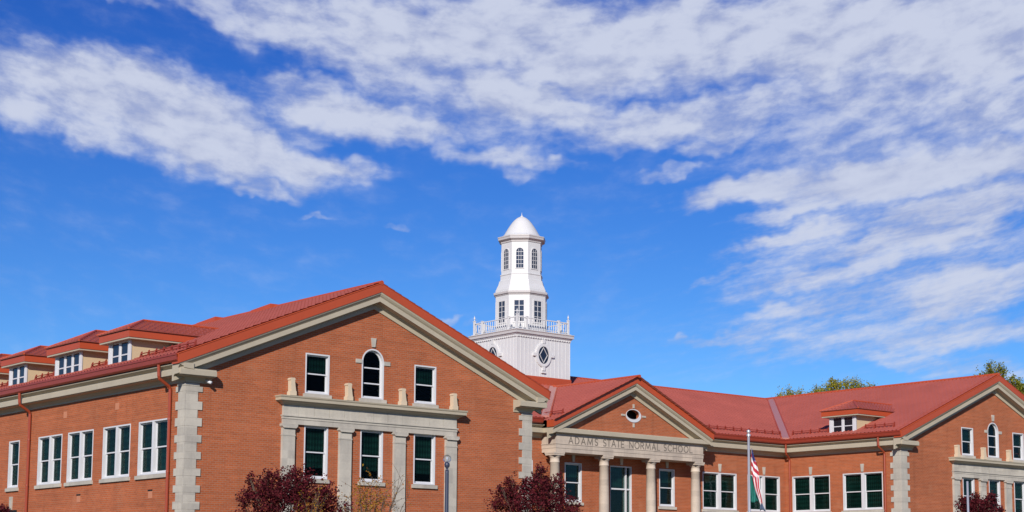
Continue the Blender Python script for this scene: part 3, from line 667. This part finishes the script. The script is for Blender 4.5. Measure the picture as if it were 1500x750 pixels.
# ---- downspouts
def spout(pts, parent=SCHOOL):
    m = MB().tube(pts, .062, 10)
    for z in (7.6, 5.6, 3.4): m.lathe(pts[-1][0], pts[-1][1], [(.075, z), (.075, z+.06)], 10)
    return m.build('downspout', PIPE, parent)
for y in (1.0, 13.78): spout([(-.64, y-.02, 9.64), (-.62, y-.02, 9.22), (-.58, y, 9.12), (-.14, y+.04, 8.86), (-.09, y+.05, 8.76), (-.09, y+.05, .1)])
spout([(X2-.64, 1.95, 9.64), (X2-.62, 1.95, 9.22), (X2-.58, 1.95, 9.12), (X2-.14, 1.95, 8.86), (X2-.09, 1.95, 8.76), (X2-.09, 1.95, .1)])
spout([(X2-.64, 8.6, 9.64), (X2-.62, 8.62, 9.18), (X2-.55, 8.64, 9.08), (X2-.14, 8.78, 8.86), (X2-.09, 8.80, 8.75), (X2-.09, 8.80, .1)])
# ---- air bricks in the side wall
for y, z in ((5.6, 8.47), (10.41, 8.48), (8.83, 4.87), (2.55, 4.82)):
    v_ = MB().box(-.012, .05, y-.16, y+.16, z-.14, z+.14).build('air_brick', mat('pale_brick', (.46, .19, .11), .9, .2), SCHOOL)
    if z < 6: MB().box(-.03, .05, y-.17, y+.17, z+.145, z+.20).build('slot', DARK, v_)

# ================================================================== cupola tower
TX, TY = 31.03, 17.40
TOW = thing('cupola_tower', 'white wooden cupola tower with balustrade, octagonal lantern and bell-shaped dome', 'tower', (TX, TY, 12.2))
OFF = Vector((TX, TY, 12.2))
def tpart(name, mb, material, parent=None, smooth=False):
    mb.v = [tuple(Vector(v)-OFF) for v in mb.v] if parent is None else mb.v
    return mb.build(name, material, parent or TOW, smooth)
h = 2.006
bm_ = MB().box(TX-h, TX+h, TY-h, TY+h, 12.2, 15.46)
nb = 14
for i in range(nb+1):
    o_ = -h+.02+(2*h-.04)*i/nb
    for sg in (-1, 1):
        bm_.box(TX+o_-.022, TX+o_+.022, *sorted((TY+sg*(h-.01), TY+sg*(h+.015))), 12.2, 15.30)
        bm_.box(*sorted((TX+sg*(h-.01), TX+sg*(h+.015))), TY+o_-.022, TY+o_+.022, 12.2, 15.30)
tpart('tower_base', bm_, TOWER_WHITE)
sq = [(TX-h, TY+h), (TX-h, TY-h), (TX+h, TY-h), (TX+h, TY+h), (TX-h, TY+h), (TX-h, TY-h)]
def sqsweep(mb, prof):
    mb.loft([[(TX+sx_*(h+d), TY+sy_*(h+d), z) for d, z in prof] for sx_, sy_ in ((-1, 1), (-1, -1), (1, -1), (1, 1), (-1, 1))], cap=False); return mb
cm = MB(); sqsweep(cm, [(-.1, 15.30), (.03, 15.30), (.04, 15.42), (.09, 15.46), (.09, 15.50), (.14, 15.52), (-.1, 15.52)])
for i in range(22):
    o_ = -h+(2*h)*(i+.5)/22
    for sg in (-1, 1):
        cm.box(TX+o_-.045, TX+o_+.045, *sorted((TY+sg*(h), TY+sg*(h+.075))), 15.33, 15.41)
        cm.box(*sorted((TX+sg*(h), TX+sg*(h+.075))), TY+o_-.045, TY+o_+.045, 15.33, 15.41)
tpart('dentil_band', cm, TOWER_WHITE)
tpart('tower_cornice', sqsweep(MB(), [(-.1, 15.525), (.17, 15.525), (.17, 15.60), (.15, 15.61), (.155, 15.66), (.19, 15.70), (.19, 15.735), (-.1, 15.76)]), TOWER_TRIM)
tpart('deck', MB().box(TX-h-.05, TX+h+.05, TY-h-.05, TY+h+.05, 15.70, 15.79), TOWER_WHITE)
tpart('flashing_skirt', sqsweep(MB(), [(-.05, 12.35), (.06, 12.35), (.06, 13.10), (.03, 13.16), (-.05, 13.16)]), VERGE)
# oval windows on the four faces
def ell(a, b_, n=28): return [(a*math.cos(2*math.pi*i/n), b_*math.sin(2*math.pi*i/n)) for i in range(n)]
ow = None
for k in range(4):
    M = Matrix.Translation((0, 0, 14.40-12.2)) @ Matrix.Rotation(k*math.pi/2, 4, 'Z') @ Matrix.Translation((-.06, -h-.02, 0))
    if ow is None:
        ow = MB().ring(ell(.56, .66), ell(.40, .50), -.07, .06).ring(ell(.60, .70), ell(.54, .64), -.04, .06).build('oval_window', TOWER_WHITE, TOW, M=M)
        MB().prism(ell(.41, .51), -.02, .015).build('pane', mat('tower_glass', (.012, .016, .03), .06, .6), ow)
        dm = MB()
        ds = [(0, .455), (.30, 0), (0, -.455), (-.30, 0)]; dm.ring(ds, [(x*.91, z*.91) for x, z in ds], -.055, -.01)
        dm.build('diamond_muntin', TOWER_WHITE, ow)
        for x, z, wx, wz in ((0, .78, .09, .11), (0, -.78, .09, .11), (-.68, 0, .11, .09), (.68, 0, .11, .09), (0, -.98, .15, .05)):
            MB().box(x-wx, x+wx, -.09, .05, z-wz, z+wz).build('key_block', TOWER_WHITE, ow)
    else: clone(ow, TOW, M)
# balustrade
br = MB(); e = 1.93
for z0, z1, hw in ((15.86, 15.90, .028), (16.43, 16.48, .036)):
    for sg in (-1, 1):
        br.box(TX-e, TX+e, TY+sg*e-hw, TY+sg*e+hw, z0, z1); br.box(TX+sg*e-hw, TX+sg*e+hw, TY-e+hw+.002, TY+e-hw-.002, z0+.002, z1-.002)
br = tpart('balustrade', br, TOWER_WHITE)
bal = None; post = None
for k in range(4):
    Rk = Matrix.Rotation(k*math.pi/2, 4, 'Z')
    for i in range(1, 21):
        o_ = -e+2*e*i/21
        if i in (4, 17):
            M = Rk @ Matrix.Translation((o_, -e, 15.79-12.2)); c_ = MB().box(-.055, .055, -.055, .055, 0, .72).box(-.07, .07, -.07, .07, .72, .755)
            c_.build('post', TOWER_WHITE, br, M=M); continue
        M = Rk @ Matrix.Translation((o_, -e, 15.91-12.2))
        if bal is None: bal = MB().lathe(0, 0, [(.018, 0), (.025, .12), (.018, .27), (.015, .40), (.018, .53)], 7).build('baluster', TOWER_WHITE, br, True, M=M)
        else: clone(bal, br, M)
    M = Rk @ Matrix.Translation((-e, -e, 15.79-12.2))
    MB().box(-.055, .055, -.055, .055, 0, .80).box(-.07, .07, -.07, .07, .802, .84).lathe(0, 0, [(.03, .84), (.025, .92), (.05, .96), (.042, 1.03), (.015, 1.09), (.004, 1.16)], 8).build('corner_post', TOWER_WHITE, br, M=M)
# octagonal stages; flats face the axes and the diagonals
O8 = math.pi/8
def octo(prof): return [(a/math.cos(O8), z) for a, z in prof]
tpart('lower_lantern', MB().lathe(TX, TY, octo([(1.44, 15.7), (1.44, 17.95)]), 8, O8), TOWER_WHITE)
tpart('lower_lantern_cornice', MB().lathe(TX, TY, octo([(1.40, 17.95), (1.47, 17.95), (1.48, 18.0), (1.55, 18.03), (1.56, 18.12), (1.54, 18.17), (1.44, 18.19)]), 8, O8), TOWER_TRIM)
tpart('stepped_skirt', MB().lathe(TX, TY, octo([(1.45, 18.18), (1.45, 18.30), (1.42, 18.34), (1.37, 18.48), (1.30, 18.62), (1.26, 18.78), (1.25, 18.86), (1.19, 18.88), (1.17, 19.18), (1.20, 19.19), (1.20, 19.24), (1.13, 19.25)]), 8, O8), TOWER_WHITE)
tpart('upper_lantern', MB().lathe(TX, TY, octo([(1.135, 19.2), (1.135, 21.15)]), 8, O8), TOWER_WHITE)
tpart('upper_lantern_cornice', MB().lathe(TX, TY, octo([(1.10, 21.10), (1.17, 21.10), (1.18, 21.18), (1.25, 21.22), (1.32, 21.27), (1.33, 21.38), (1.35, 21.40), (1.35, 21.46), (1.2, 21.49)]), 8, O8), TOWER_TRIM)
tpart('dome', MB().lathe(TX, TY, [(r_*1.03, z) for r_, z in [(1.30, 21.47), (1.20, 21.50), (1.10, 21.56), (1.00, 21.68), (.90, 21.86), (.81, 22.02), (.70, 22.20), (.57, 22.39), (.43, 22.56), (.27, 22.70), (.12, 22.775), (.05, 22.80)]], 40), TOWER_WHITE, None, True)
tpart('finial', MB().lathe(TX, TY, [(.09, 22.76), (.08, 22.82), (.03, 22.86), (.02, 22.92), (.004, 23.06)], 8), TOWER_WHITE)
w1 = w2 = None
TG = mat('lantern_glass', (.035, .042, .06), .06, .7)
for k in range(8):
    Rk = Matrix.Rotation(k*math.pi/4, 4, 'Z')
    M = Rk @ Matrix.Translation((0, -1.445, 16.30-12.2))
    if w1 is None:
        w1 = MB().box(-.34, -.27, -.03, .05, 0, 1.38).box(.27, .34, -.03, .05, 0, 1.38).box(-.27, .27, -.03, .05, 1.30, 1.38).box(-.27, .27, -.03, .05, 0, .08).build('window', TOWER_WHITE, TOW, M=M)
        MB().box(-.27, .27, -.008, -.003, .08, 1.30).build('pane', TG, w1)
        mm = MB().box(-.018, .018, -.022, -.01, .08, 1.30)
        for z in (.38, .69, 1.0): mm.box(-.27, .27, -.024, -.011, z-.014, z+.014)
        mm.build('muntin', TOWER_WHITE, w1)
    else: clone(w1, TOW, M)
    M = Rk @ Matrix.Translation((0, -1.14, 19.50-12.2))
    if w2 is None:
        w2 = MB().ring(arch_pts(.255, 1.26), arch_pts(.255, 1.26, inset=.045), -.03, .04).build('window', TOWER_WHITE, TOW, M=M)
        MB().prism(arch_pts(.255, 1.26, inset=.045), -.008, -.003).build('pane', TG, w2)
        mm = MB().box(-.076, -.060, -.022, -.01, .05, 1.16).box(.060, .076, -.022, -.01, .05, 1.16)
        for z in (.28, .52, .76, .99): mm.box(-.21, .21, -.024, -.011, z-.012, z+.012)
        mm.build('muntin', TOWER_WHITE, w2)
    else: clone(w2, TOW, M)

# ================================================================== small things
def at(px, py, dist):                   # world point on a bearing of the photograph, at a horizontal distance
    d = _F*FPX+_R*(px-750)-_U*(py-375-PPY); k = dist/math.hypot(d.x, d.y); return CAM+d*k
cam_ = thing('security_camera', 'small white security camera beside the stone corner of the near gable', 'camera', (.83, -.01, 9.02))
MB().box(-.05, .05, -.03, .01, -.07, .07).build('mount', WHITE, cam_)
MB().tube([(0, -.03, 0), (0, -.12, -.02)], .02, 8).build('bracket', WHITE, cam_)
MB().tube([(-.04, -.10, .03), (.05, -.34, -.06)], .06, 10).build('housing', WHITE, cam_, True)

# flagpole with flags, and a second pole to the right
def pole(name, label, base, top, r, ball):
    t_ = thing(name, label, 'flagpole', (base.x, base.y, 0), 'flagpoles on the lawn')
    MB().lathe(0, 0, [(r*1.35, 0), (r*1.3, .3), (r, .34), (r*.8, top)], 14).build('shaft', STEEL, t_, True)
    if ball:
        MB().lathe(0, 0, [(.05, top), (.085, top+.02), (.085, top+.10), (.05, top+.12)], 12).build('truck', STEEL, t_)
        MB().lathe(0, 0, [(.02, top+.12), (.06, top+.15), (.085, top+.21), (.06, top+.27), (.01, top+.30)], 14).build('ball', STEEL, t_, True)
    return t_
FD = 70.0
fb = at(1097.2, 700, FD); ft = at(1098.5, 636, FD)
pole('flagpole', 'silver flagpole with ball top carrying the flags before the portico', fb, ft.z-.1, .062, True)
pb = at(1417.4, 720, 66); pt = at(1417.6, 705, 66)
pole('flagpole', 'plain thin white pole in front of the far gable wing', pb, pt.z, .05, False)
# limp flags: cloth sheets hanging in folds from the pole
def flag(name, label, rows, material, base, nu=14, fold=.09):
    # rows: (z, x_left, x_right) along image-right direction from the pole
    t = Vector((_R.x, _R.y, 0)).normalized(); dpt = Vector((t.y, -t.x, 0))*-1
    vs, fs, uv = [], [], []
    nr = len(rows)
    for i, (z, a, b_) in enumerate(rows):
        for j in range(nu+1):
            s = j/nu; x = a+(b_-a)*s; ph = s*11+i*.35
            vs.append(t*x+dpt*(math.sin(ph)*fold*(.3+.7*i/nr))+Vector((0, 0, z+.03*math.sin(ph*.5)))); uv.append((s, i/(nr-1)))
    for i in range(nr-1):
        for j in range(nu): q = i*(nu+1)+j; fs.append((q, q+1, q+nu+2, q+nu+1))
    me = bpy.data.meshes.new(name); me.from_pydata([v for v in vs], [], fs); me.materials.append(material)
    l = me.uv_layers.new(name='UVMap')
    for p in me.polygons:
        for li in p.loop_indices: l.data[li].uv = uv[me.loops[li].vertex_index]
    me.polygons.foreach_set('use_smooth', [True]*len(me.polygons))
    o = bpy.data.objects.new(name, me); C.objects.link(o); o.location = base
    sm = o.modifiers.new('thick', 'SOLIDIFY'); sm.thickness = .006
    tag(o, label, 'flag'); return o
def usflag_fn(n, b):
    uv = n.new('ShaderNodeTexCoord').outputs['UV']; s = n.new('ShaderNodeSeparateXYZ'); n.put(s.inputs[0], uv)
    q = n.m('ADD', n.m('MULTIPLY', s.outputs[1], 7.0), n.m('MULTIPLY', s.outputs[0], -1.1))
    st = n.step(n.m('FRACT', q), .48, .52, 0, 1)
    # lower half of the cloth falls in vertical folds, so its stripes turn downwards
    q2 = n.m('ADD', n.m('MULTIPLY', s.outputs[0], 2.6), n.m('MULTIPLY', s.outputs[1], 1.2)); st2 = n.step(n.m('FRACT', q2), .46, .54, 0, 1)
    low = n.step(s.outputs[1], .42, .48, 0, 1); stp = n.m('ADD', n.m('MULTIPLY', st, n.m('SUBTRACT', 1, low)), n.m('MULTIPLY', st2, low))
    c = n.mix(stp, (.72, .70, .70), (.42, .03, .05))
    can = n.m('MULTIPLY', n.step(s.outputs[1], .22, .18, 0, 1), n.step(s.outputs[0], .15, .25, 0, 1))
    c = n.mix(can, c, (.03, .04, .16))
    end = n.step(s.outputs[1], .86, .90, 0, 1); c = n.mix(end, c, (.10, .14, .22))
    n.put(b.inputs['Base Color'], c)
USF = mat('us_flag_cloth', (.6, .6, .6), .8, .2, fn=usflag_fn)
GRF = mat('green_flag_cloth', (.02, .14, .115), .8, .2, fn=mottled((.02, .15, .125), .3, 5, 9, 0))
def hz(py): return at(1098, py, FD).z
PXM = FPX/FD*.99
def rowspx(lst, pole_x=1098.0): return [(hz(y), (a-pole_x)/PXM/1.0, (b_-pole_x)/PXM/1.0) for y, a, b_ in lst]
def dens_rows(l, k=4):
    out = []
    for i in range(len(l)-1):
        for j in range(k): out.append(tuple(l[i][c]+(l[i+1][c]-l[i][c])*j/k for c in range(3)))
    return out+[l[-1]]
fl_base = Vector((fb.x, fb.y, 0))
flag('flag', 'red and white striped flag with blue canton drooping from the silver flagpole', dens_rows(rowspx([(658, 1101.5, 1102.5), (668, 1101.5, 1104.5), (680, 1101, 1109), (692, 1101, 1111.5), (704, 1103, 1112.5), (716, 1106, 1113), (728, 1110, 1115.5), (738, 1113, 1117), (748, 1112, 1121)]), 4), USF, fl_base-Vector((_F.x, _F.y, 0)).normalized()*.10)
flag('flag', 'plain teal green flag hanging behind the striped flag', dens_rows(rowspx([(697, 1100.2, 1103), (706, 1099.8, 1106), (716, 1099.8, 1109), (726, 1099.8, 1111), (735, 1099.6, 1112.5)]), 4), GRF, fl_base+Vector((_F.x, _F.y, 0)).normalized()*.12)

# lamp post
lp = at(655, 672, 50)
LP = thing('lamp_post', 'slim dark blue lamp post with clear glass globe before the near gable', 'street lamp', (lp.x, lp.y, 0))
zc = lp.z
MB().lathe(0, 0, [(.16, 0), (.16, .5), (.09, .6), (.068, .8), (.058, zc-.42), (.058, zc-.36)], 14).build('shaft', POST, LP, True)
MB().lathe(0, 0, [(.058, zc-.36), (.04, zc-.33), (.04, zc-.28), (.075, zc-.25), (.085, zc-.18), (.07, zc-.12), (.04, zc-.10)], 14).build('fitter', POST, LP, True)
n_ = 10; MB().lathe(0, 0, [(.05, zc-.12)]+[((.128)*math.sin(math.pi*(i+1.2)/n_), zc-.128*math.cos(math.pi*(i+1.2)/n_)) for i in range(n_-2)]+[(.01, zc+.129)], 18).build('globe', GLOBE, LP, True)
MB().lathe(0, 0, [(.025, zc-.11), (.03, zc-.04), (.042, zc), (.036, zc+.04), (.008, zc+.06)], 12).build('bulb', mat('frosted_bulb', (.4, .41, .44), .3, .5), LP, True)

# ================================================================== plants
def leaves(centres, n, size, rnd, spread=1.0):
    vs, fs, tint = [], [], []
    tot = sum(c[3]**2 for c in centres)
    for (cx, cy, cz, r_) in centres:
        # sprigs first, then leaves along each sprig
        m = max(6, int(n*r_*r_/tot/14))
        for _ in range(m):
            d = Vector((rnd.gauss(0, 1), rnd.gauss(0, 1), rnd.gauss(0, 1))).normalized(); rr = r_*(.35+.65*rnd.random()**.5)
            if rnd.random() < .22: rr = r_*rnd.uniform(1.0, 1.34)
            b0 = Vector((cx, cy, cz))+Vector((d.x*rr, d.y*rr, d.z*rr*.95)); sd_ = (d+Vector((rnd.gauss(0, .5), rnd.gauss(0, .5), rnd.gauss(.5, .5)))).normalized()
            base_t = rnd.random()
            for k in range(14):
                p = b0+sd_*(rnd.uniform(-.5, .5)*r_*.34*spread)+Vector((rnd.gauss(0, .06), rnd.gauss(0, .06), rnd.gauss(0, .06)))*spread
                a = Vector((rnd.gauss(0, 1), rnd.gauss(0, 1), rnd.gauss(0, .7))).normalized(); b_ = a.cross(Vector((rnd.gauss(0, 1), rnd.gauss(0, 1), rnd.gauss(0, 1)))).normalized()
                s = size*rnd.uniform(.6, 1.3); o = len(vs)
                vs += [p-a*s*.55, p+b_*s*.33, p+a*s*.6, p-b_*s*.33]; fs.append((o, o+1, o+2, o+3)); tint.append(min(1, max(0, .55*base_t+.45*rnd.random())))
    return vs, fs, tint
def leafobj(name, vs, fs, tint, material, parent):
    me = bpy.data.meshes.new(name); me.from_pydata(vs, [], fs); me.materials.append(material)
    at_ = me.attributes.new('tint', 'FLOAT', 'FACE'); at_.data.foreach_set('value', tint)
    o = bpy.data.objects.new(name, me); C.objects.link(o); o.parent = parent; return o
def tree(name, label, cat, dist, base_px, lobes, n, size, material, seed, trunk_r=.07, group=None, spread=1.0):
    rnd = random.Random(seed); b0 = at(base_px, 740, dist); t_ = thing(name, label, cat, (b0.x, b0.y, 0), group)
    k = dist/FPX; dep = Vector((_F.x, _F.y, 0)).normalized(); cs = []
    for (px, py, r_) in lobes:
        p = at(px, py, dist); rr = r_*k; q = p-Vector((b0.x, b0.y, 0))+dep*rnd.uniform(-.5, .5)*rr; cs.append((q.x, q.y, q.z, rr))
    vs, fs, tint = leaves(cs, n, size, rnd, spread)
    leafobj('crown', vs, fs, tint, material, t_)
    tb = MB(); zl = min(c[2] for c in cs)
    fork = Vector((0, 0, max(.4, zl*.35))); tb.tube([(0, 0, 0), fork*.6+Vector((.02, 0, 0)), fork], [trunk_r*1.25, trunk_r, trunk_r*.85], 9)
    for c in cs:
        e_ = Vector(c[:3]); m1 = fork.lerp(e_, .45)+Vector((rnd.gauss(0, .1), rnd.gauss(0, .1), .1)); tb.tube([fork, m1, e_], [trunk_r*.55, trunk_r*.4, trunk_r*.16], 6)
        for _ in range(7):
            d = Vector((rnd.gauss(0, 1), rnd.gauss(0, 1), rnd.gauss(.6, .7))).normalized()*c[3]*rnd.uniform(.7, 1.05)
            s0 = m1.lerp(e_, rnd.uniform(.4, 1)); tb.tube([s0, s0+d*.5+Vector((0, 0, .05)), e_+d*.9], [trunk_r*.2, trunk_r*.14, trunk_r*.05], 5)
    tb.build('trunk', WOODB, t_, True); return t_
G1 = 'purple-leaved small trees before the school'
tree('purple_leaf_tree', 'broad rounded tree of dark purple leaves before the near gable pilasters', 'tree', 56, 425,
     [(380, 738, 27), (372, 722, 15), (405, 722, 28), (432, 716, 26), (455, 722, 25), (478, 730, 18), (425, 745, 40), (470, 752, 26), (392, 704, 10), (428, 692, 8), (440, 700, 16), (366, 700, 5), (500, 746, 10), (355, 735, 6)], 13000, .082, LEAF_RED, 3, .07, G1)
tree('purple_leaf_tree', 'pointed wine-red tree between the near gable and the portico', 'tree', 62, 790,
     [(790, 715, 24), (775, 735, 30), (805, 730, 26), (748, 722, 18), (742, 738, 22), (790, 697, 13), (790, 686, 6), (812, 712, 13), (748, 704, 9), (828, 745, 18), (724, 744, 9), (790, 752, 40), (845, 748, 8), (735, 716, 6), (815, 700, 5)], 13000, .082, LEAF_RED, 5, .07, G1)
tree('purple_leaf_tree', 'small purple tree standing by the thin white pole', 'tree', 70, 1432,
     [(1414, 742, 11), (1424, 736, 10), (1432, 745, 12), (1449, 738, 10), (1451, 728, 6), (1445, 748, 12), (1410, 732, 4), (1428, 728, 4), (1462, 748, 7)], 5000, .08, LEAF_RED, 9, .06, G1)
tree('reddish_shrub', 'tip of a reddish shrub at the foot of the side wall', 'shrub', 62, 4,
     [(4, 752, 9), (10, 754, 6), (1, 745, 4)], 900, .08, LEAF_RED, 11, .04)
# bare twiggy shrub with a few yellow leaves
def twig_shrub(name, label, dist, base, tips, nl, seed, size=.06):
    rnd = random.Random(seed); b0 = at(base, 750, dist); t_ = thing(name, label, 'shrub', (b0.x, b0.y, 0)); O_ = Vector((b0.x, b0.y, 0)); tb = MB(); vs, fs, tint = [], [], []
    dep = Vector((_F.x, _F.y, 0)).normalized()
    for (px, py, lf) in tips:
        e_ = at(px, py, dist)-O_+dep*rnd.uniform(-.5, .5); s0 = Vector((rnd.uniform(-.15, .15), rnd.uniform(-.15, .15), 0)); m1 = s0.lerp(e_, .55)+Vector((0, 0, .5)); pts = [s0, s0.lerp(m1, .5)+Vector((0, 0, .2)), m1, m1.lerp(e_, .6)+Vector((0, 0, .12)), e_]
        tb.tube(pts, [.03, .022, .016, .011, .005], 5)
        ends = [(m1.lerp(e_, rnd.random()), rnd) for _ in range(9)]
        for q, _ in ends:
            d = Vector((rnd.gauss(0, .5), rnd.gauss(0, .5), rnd.gauss(.5, .35)))*.75; tb.tube([q, q+d*.5+Vector((0, 0, .06)), q+d], [.008, .006, .003], 4)
            for _ in range(int(nl*lf)):
                p = q+d*rnd.uniform(.2, 1.05)+Vector((rnd.gauss(0, .05), rnd.gauss(0, .05), rnd.gauss(0, .05)))
                a = Vector((rnd.gauss(0, 1), rnd.gauss(0, 1), rnd.gauss(0, 1))).normalized(); b_ = a.cross(Vector((rnd.gauss(0, 1), rnd.gauss(0, 1), rnd.gauss(0, 1)))).normalized(); s = size*rnd.uniform(.6, 1.3); o = len(vs)
                vs += [p-a*s*.6, p+b_*s*.3, p+a*s*.6, p-b_*s*.3]; fs.append((o, o+1, o+2, o+3)); tint.append(rnd.random())
    leafobj('foliage', vs, fs, tint, LEAF_YEL, t_); tb.build('branches', WOODB, t_); return t_
twig_shrub('twiggy_shrub', 'sparse twiggy shrub with yellow autumn leaves right of the broad purple tree', 58, 535,
     [(528, 708, 1), (545, 698, 1), (556, 712, .8), (535, 722, 1), (515, 726, 1), (562, 726, .9), (548, 735, 1), (525, 740, 1), (575, 735, .3), (586, 715, .15), (590, 700, .08), (580, 722, .2), (600, 722, .08), (505, 742, .9), (565, 745, .6), (538, 712, 1), (552, 722, 1), (530, 732, 1), (545, 745, 1), (568, 716, .5)], 15, 21, .075)
twig_shrub('yellow_shrub', 'low yellow-green shrub at the right foot of the broad purple tree', 54.5, 455, [(447, 742, 1.4), (456, 735, 1), (463, 728, 1), (440, 747, 1.4), (470, 722, .6), (455, 748, 1.5)], 9, 22, .07)
# trees rising behind the far wing
G2 = 'trees behind the far wing'
for lab, dist, bx_, lobes, m_, sd_ in (
    ('yellow-green tree top showing over the roof valley behind', 150, 1156, [(1150, 590, 12), (1163, 588, 10), (1156, 576, 6), (1142, 581, 4), (1170, 578, 4), (1155, 604, 24)], LEAF_GRN, 31),
    ('thin airy tree top just right of the roof valley', 156, 1194, [(1190, 583, 9), (1202, 580, 9), (1183, 586, 5), (1196, 572, 5), (1195, 602, 22)], LEAF_GRN, 32),
    ('tallest green tree top above the right roof ridge, between two others', 150, 1221, [(1217, 570, 9), (1226, 566, 8), (1217, 558, 4), (1225, 561, 4), (1220, 590, 20), (1213, 578, 8)], LEAF_GRN, 33),
    ('yellow-leaved tree top above the dormer of the far wing', 152, 1252, [(1246, 566, 10), (1255, 568, 10), (1240, 562, 5), (1266, 572, 8), (1275, 568, 5), (1284, 570, 3), (1255, 590, 24)], LEAF_GRN, 34),
    ('dark spiky tree top left of the far gable apex', 140, 1456, [(1446, 551, 9), (1449, 541, 5), (1450, 534, 3.2), (1456, 545, 5), (1464, 545, 6), (1465, 538, 3), (1471, 543, 3), (1455, 570, 22), (1442, 556, 6)], LEAF_DRK, 35),
    ('green tree top right of the far gable apex at the frame edge', 140, 1492, [(1485, 560, 7), (1491, 567, 8), (1496, 571, 8), (1482, 555, 4), (1500, 580, 12), (1492, 590, 18)], LEAF_DRK, 36)):
    tree('tree', lab, 'tree', dist, bx_, lobes, 3900, .15, m_, sd_, .22, G2, 2.6)
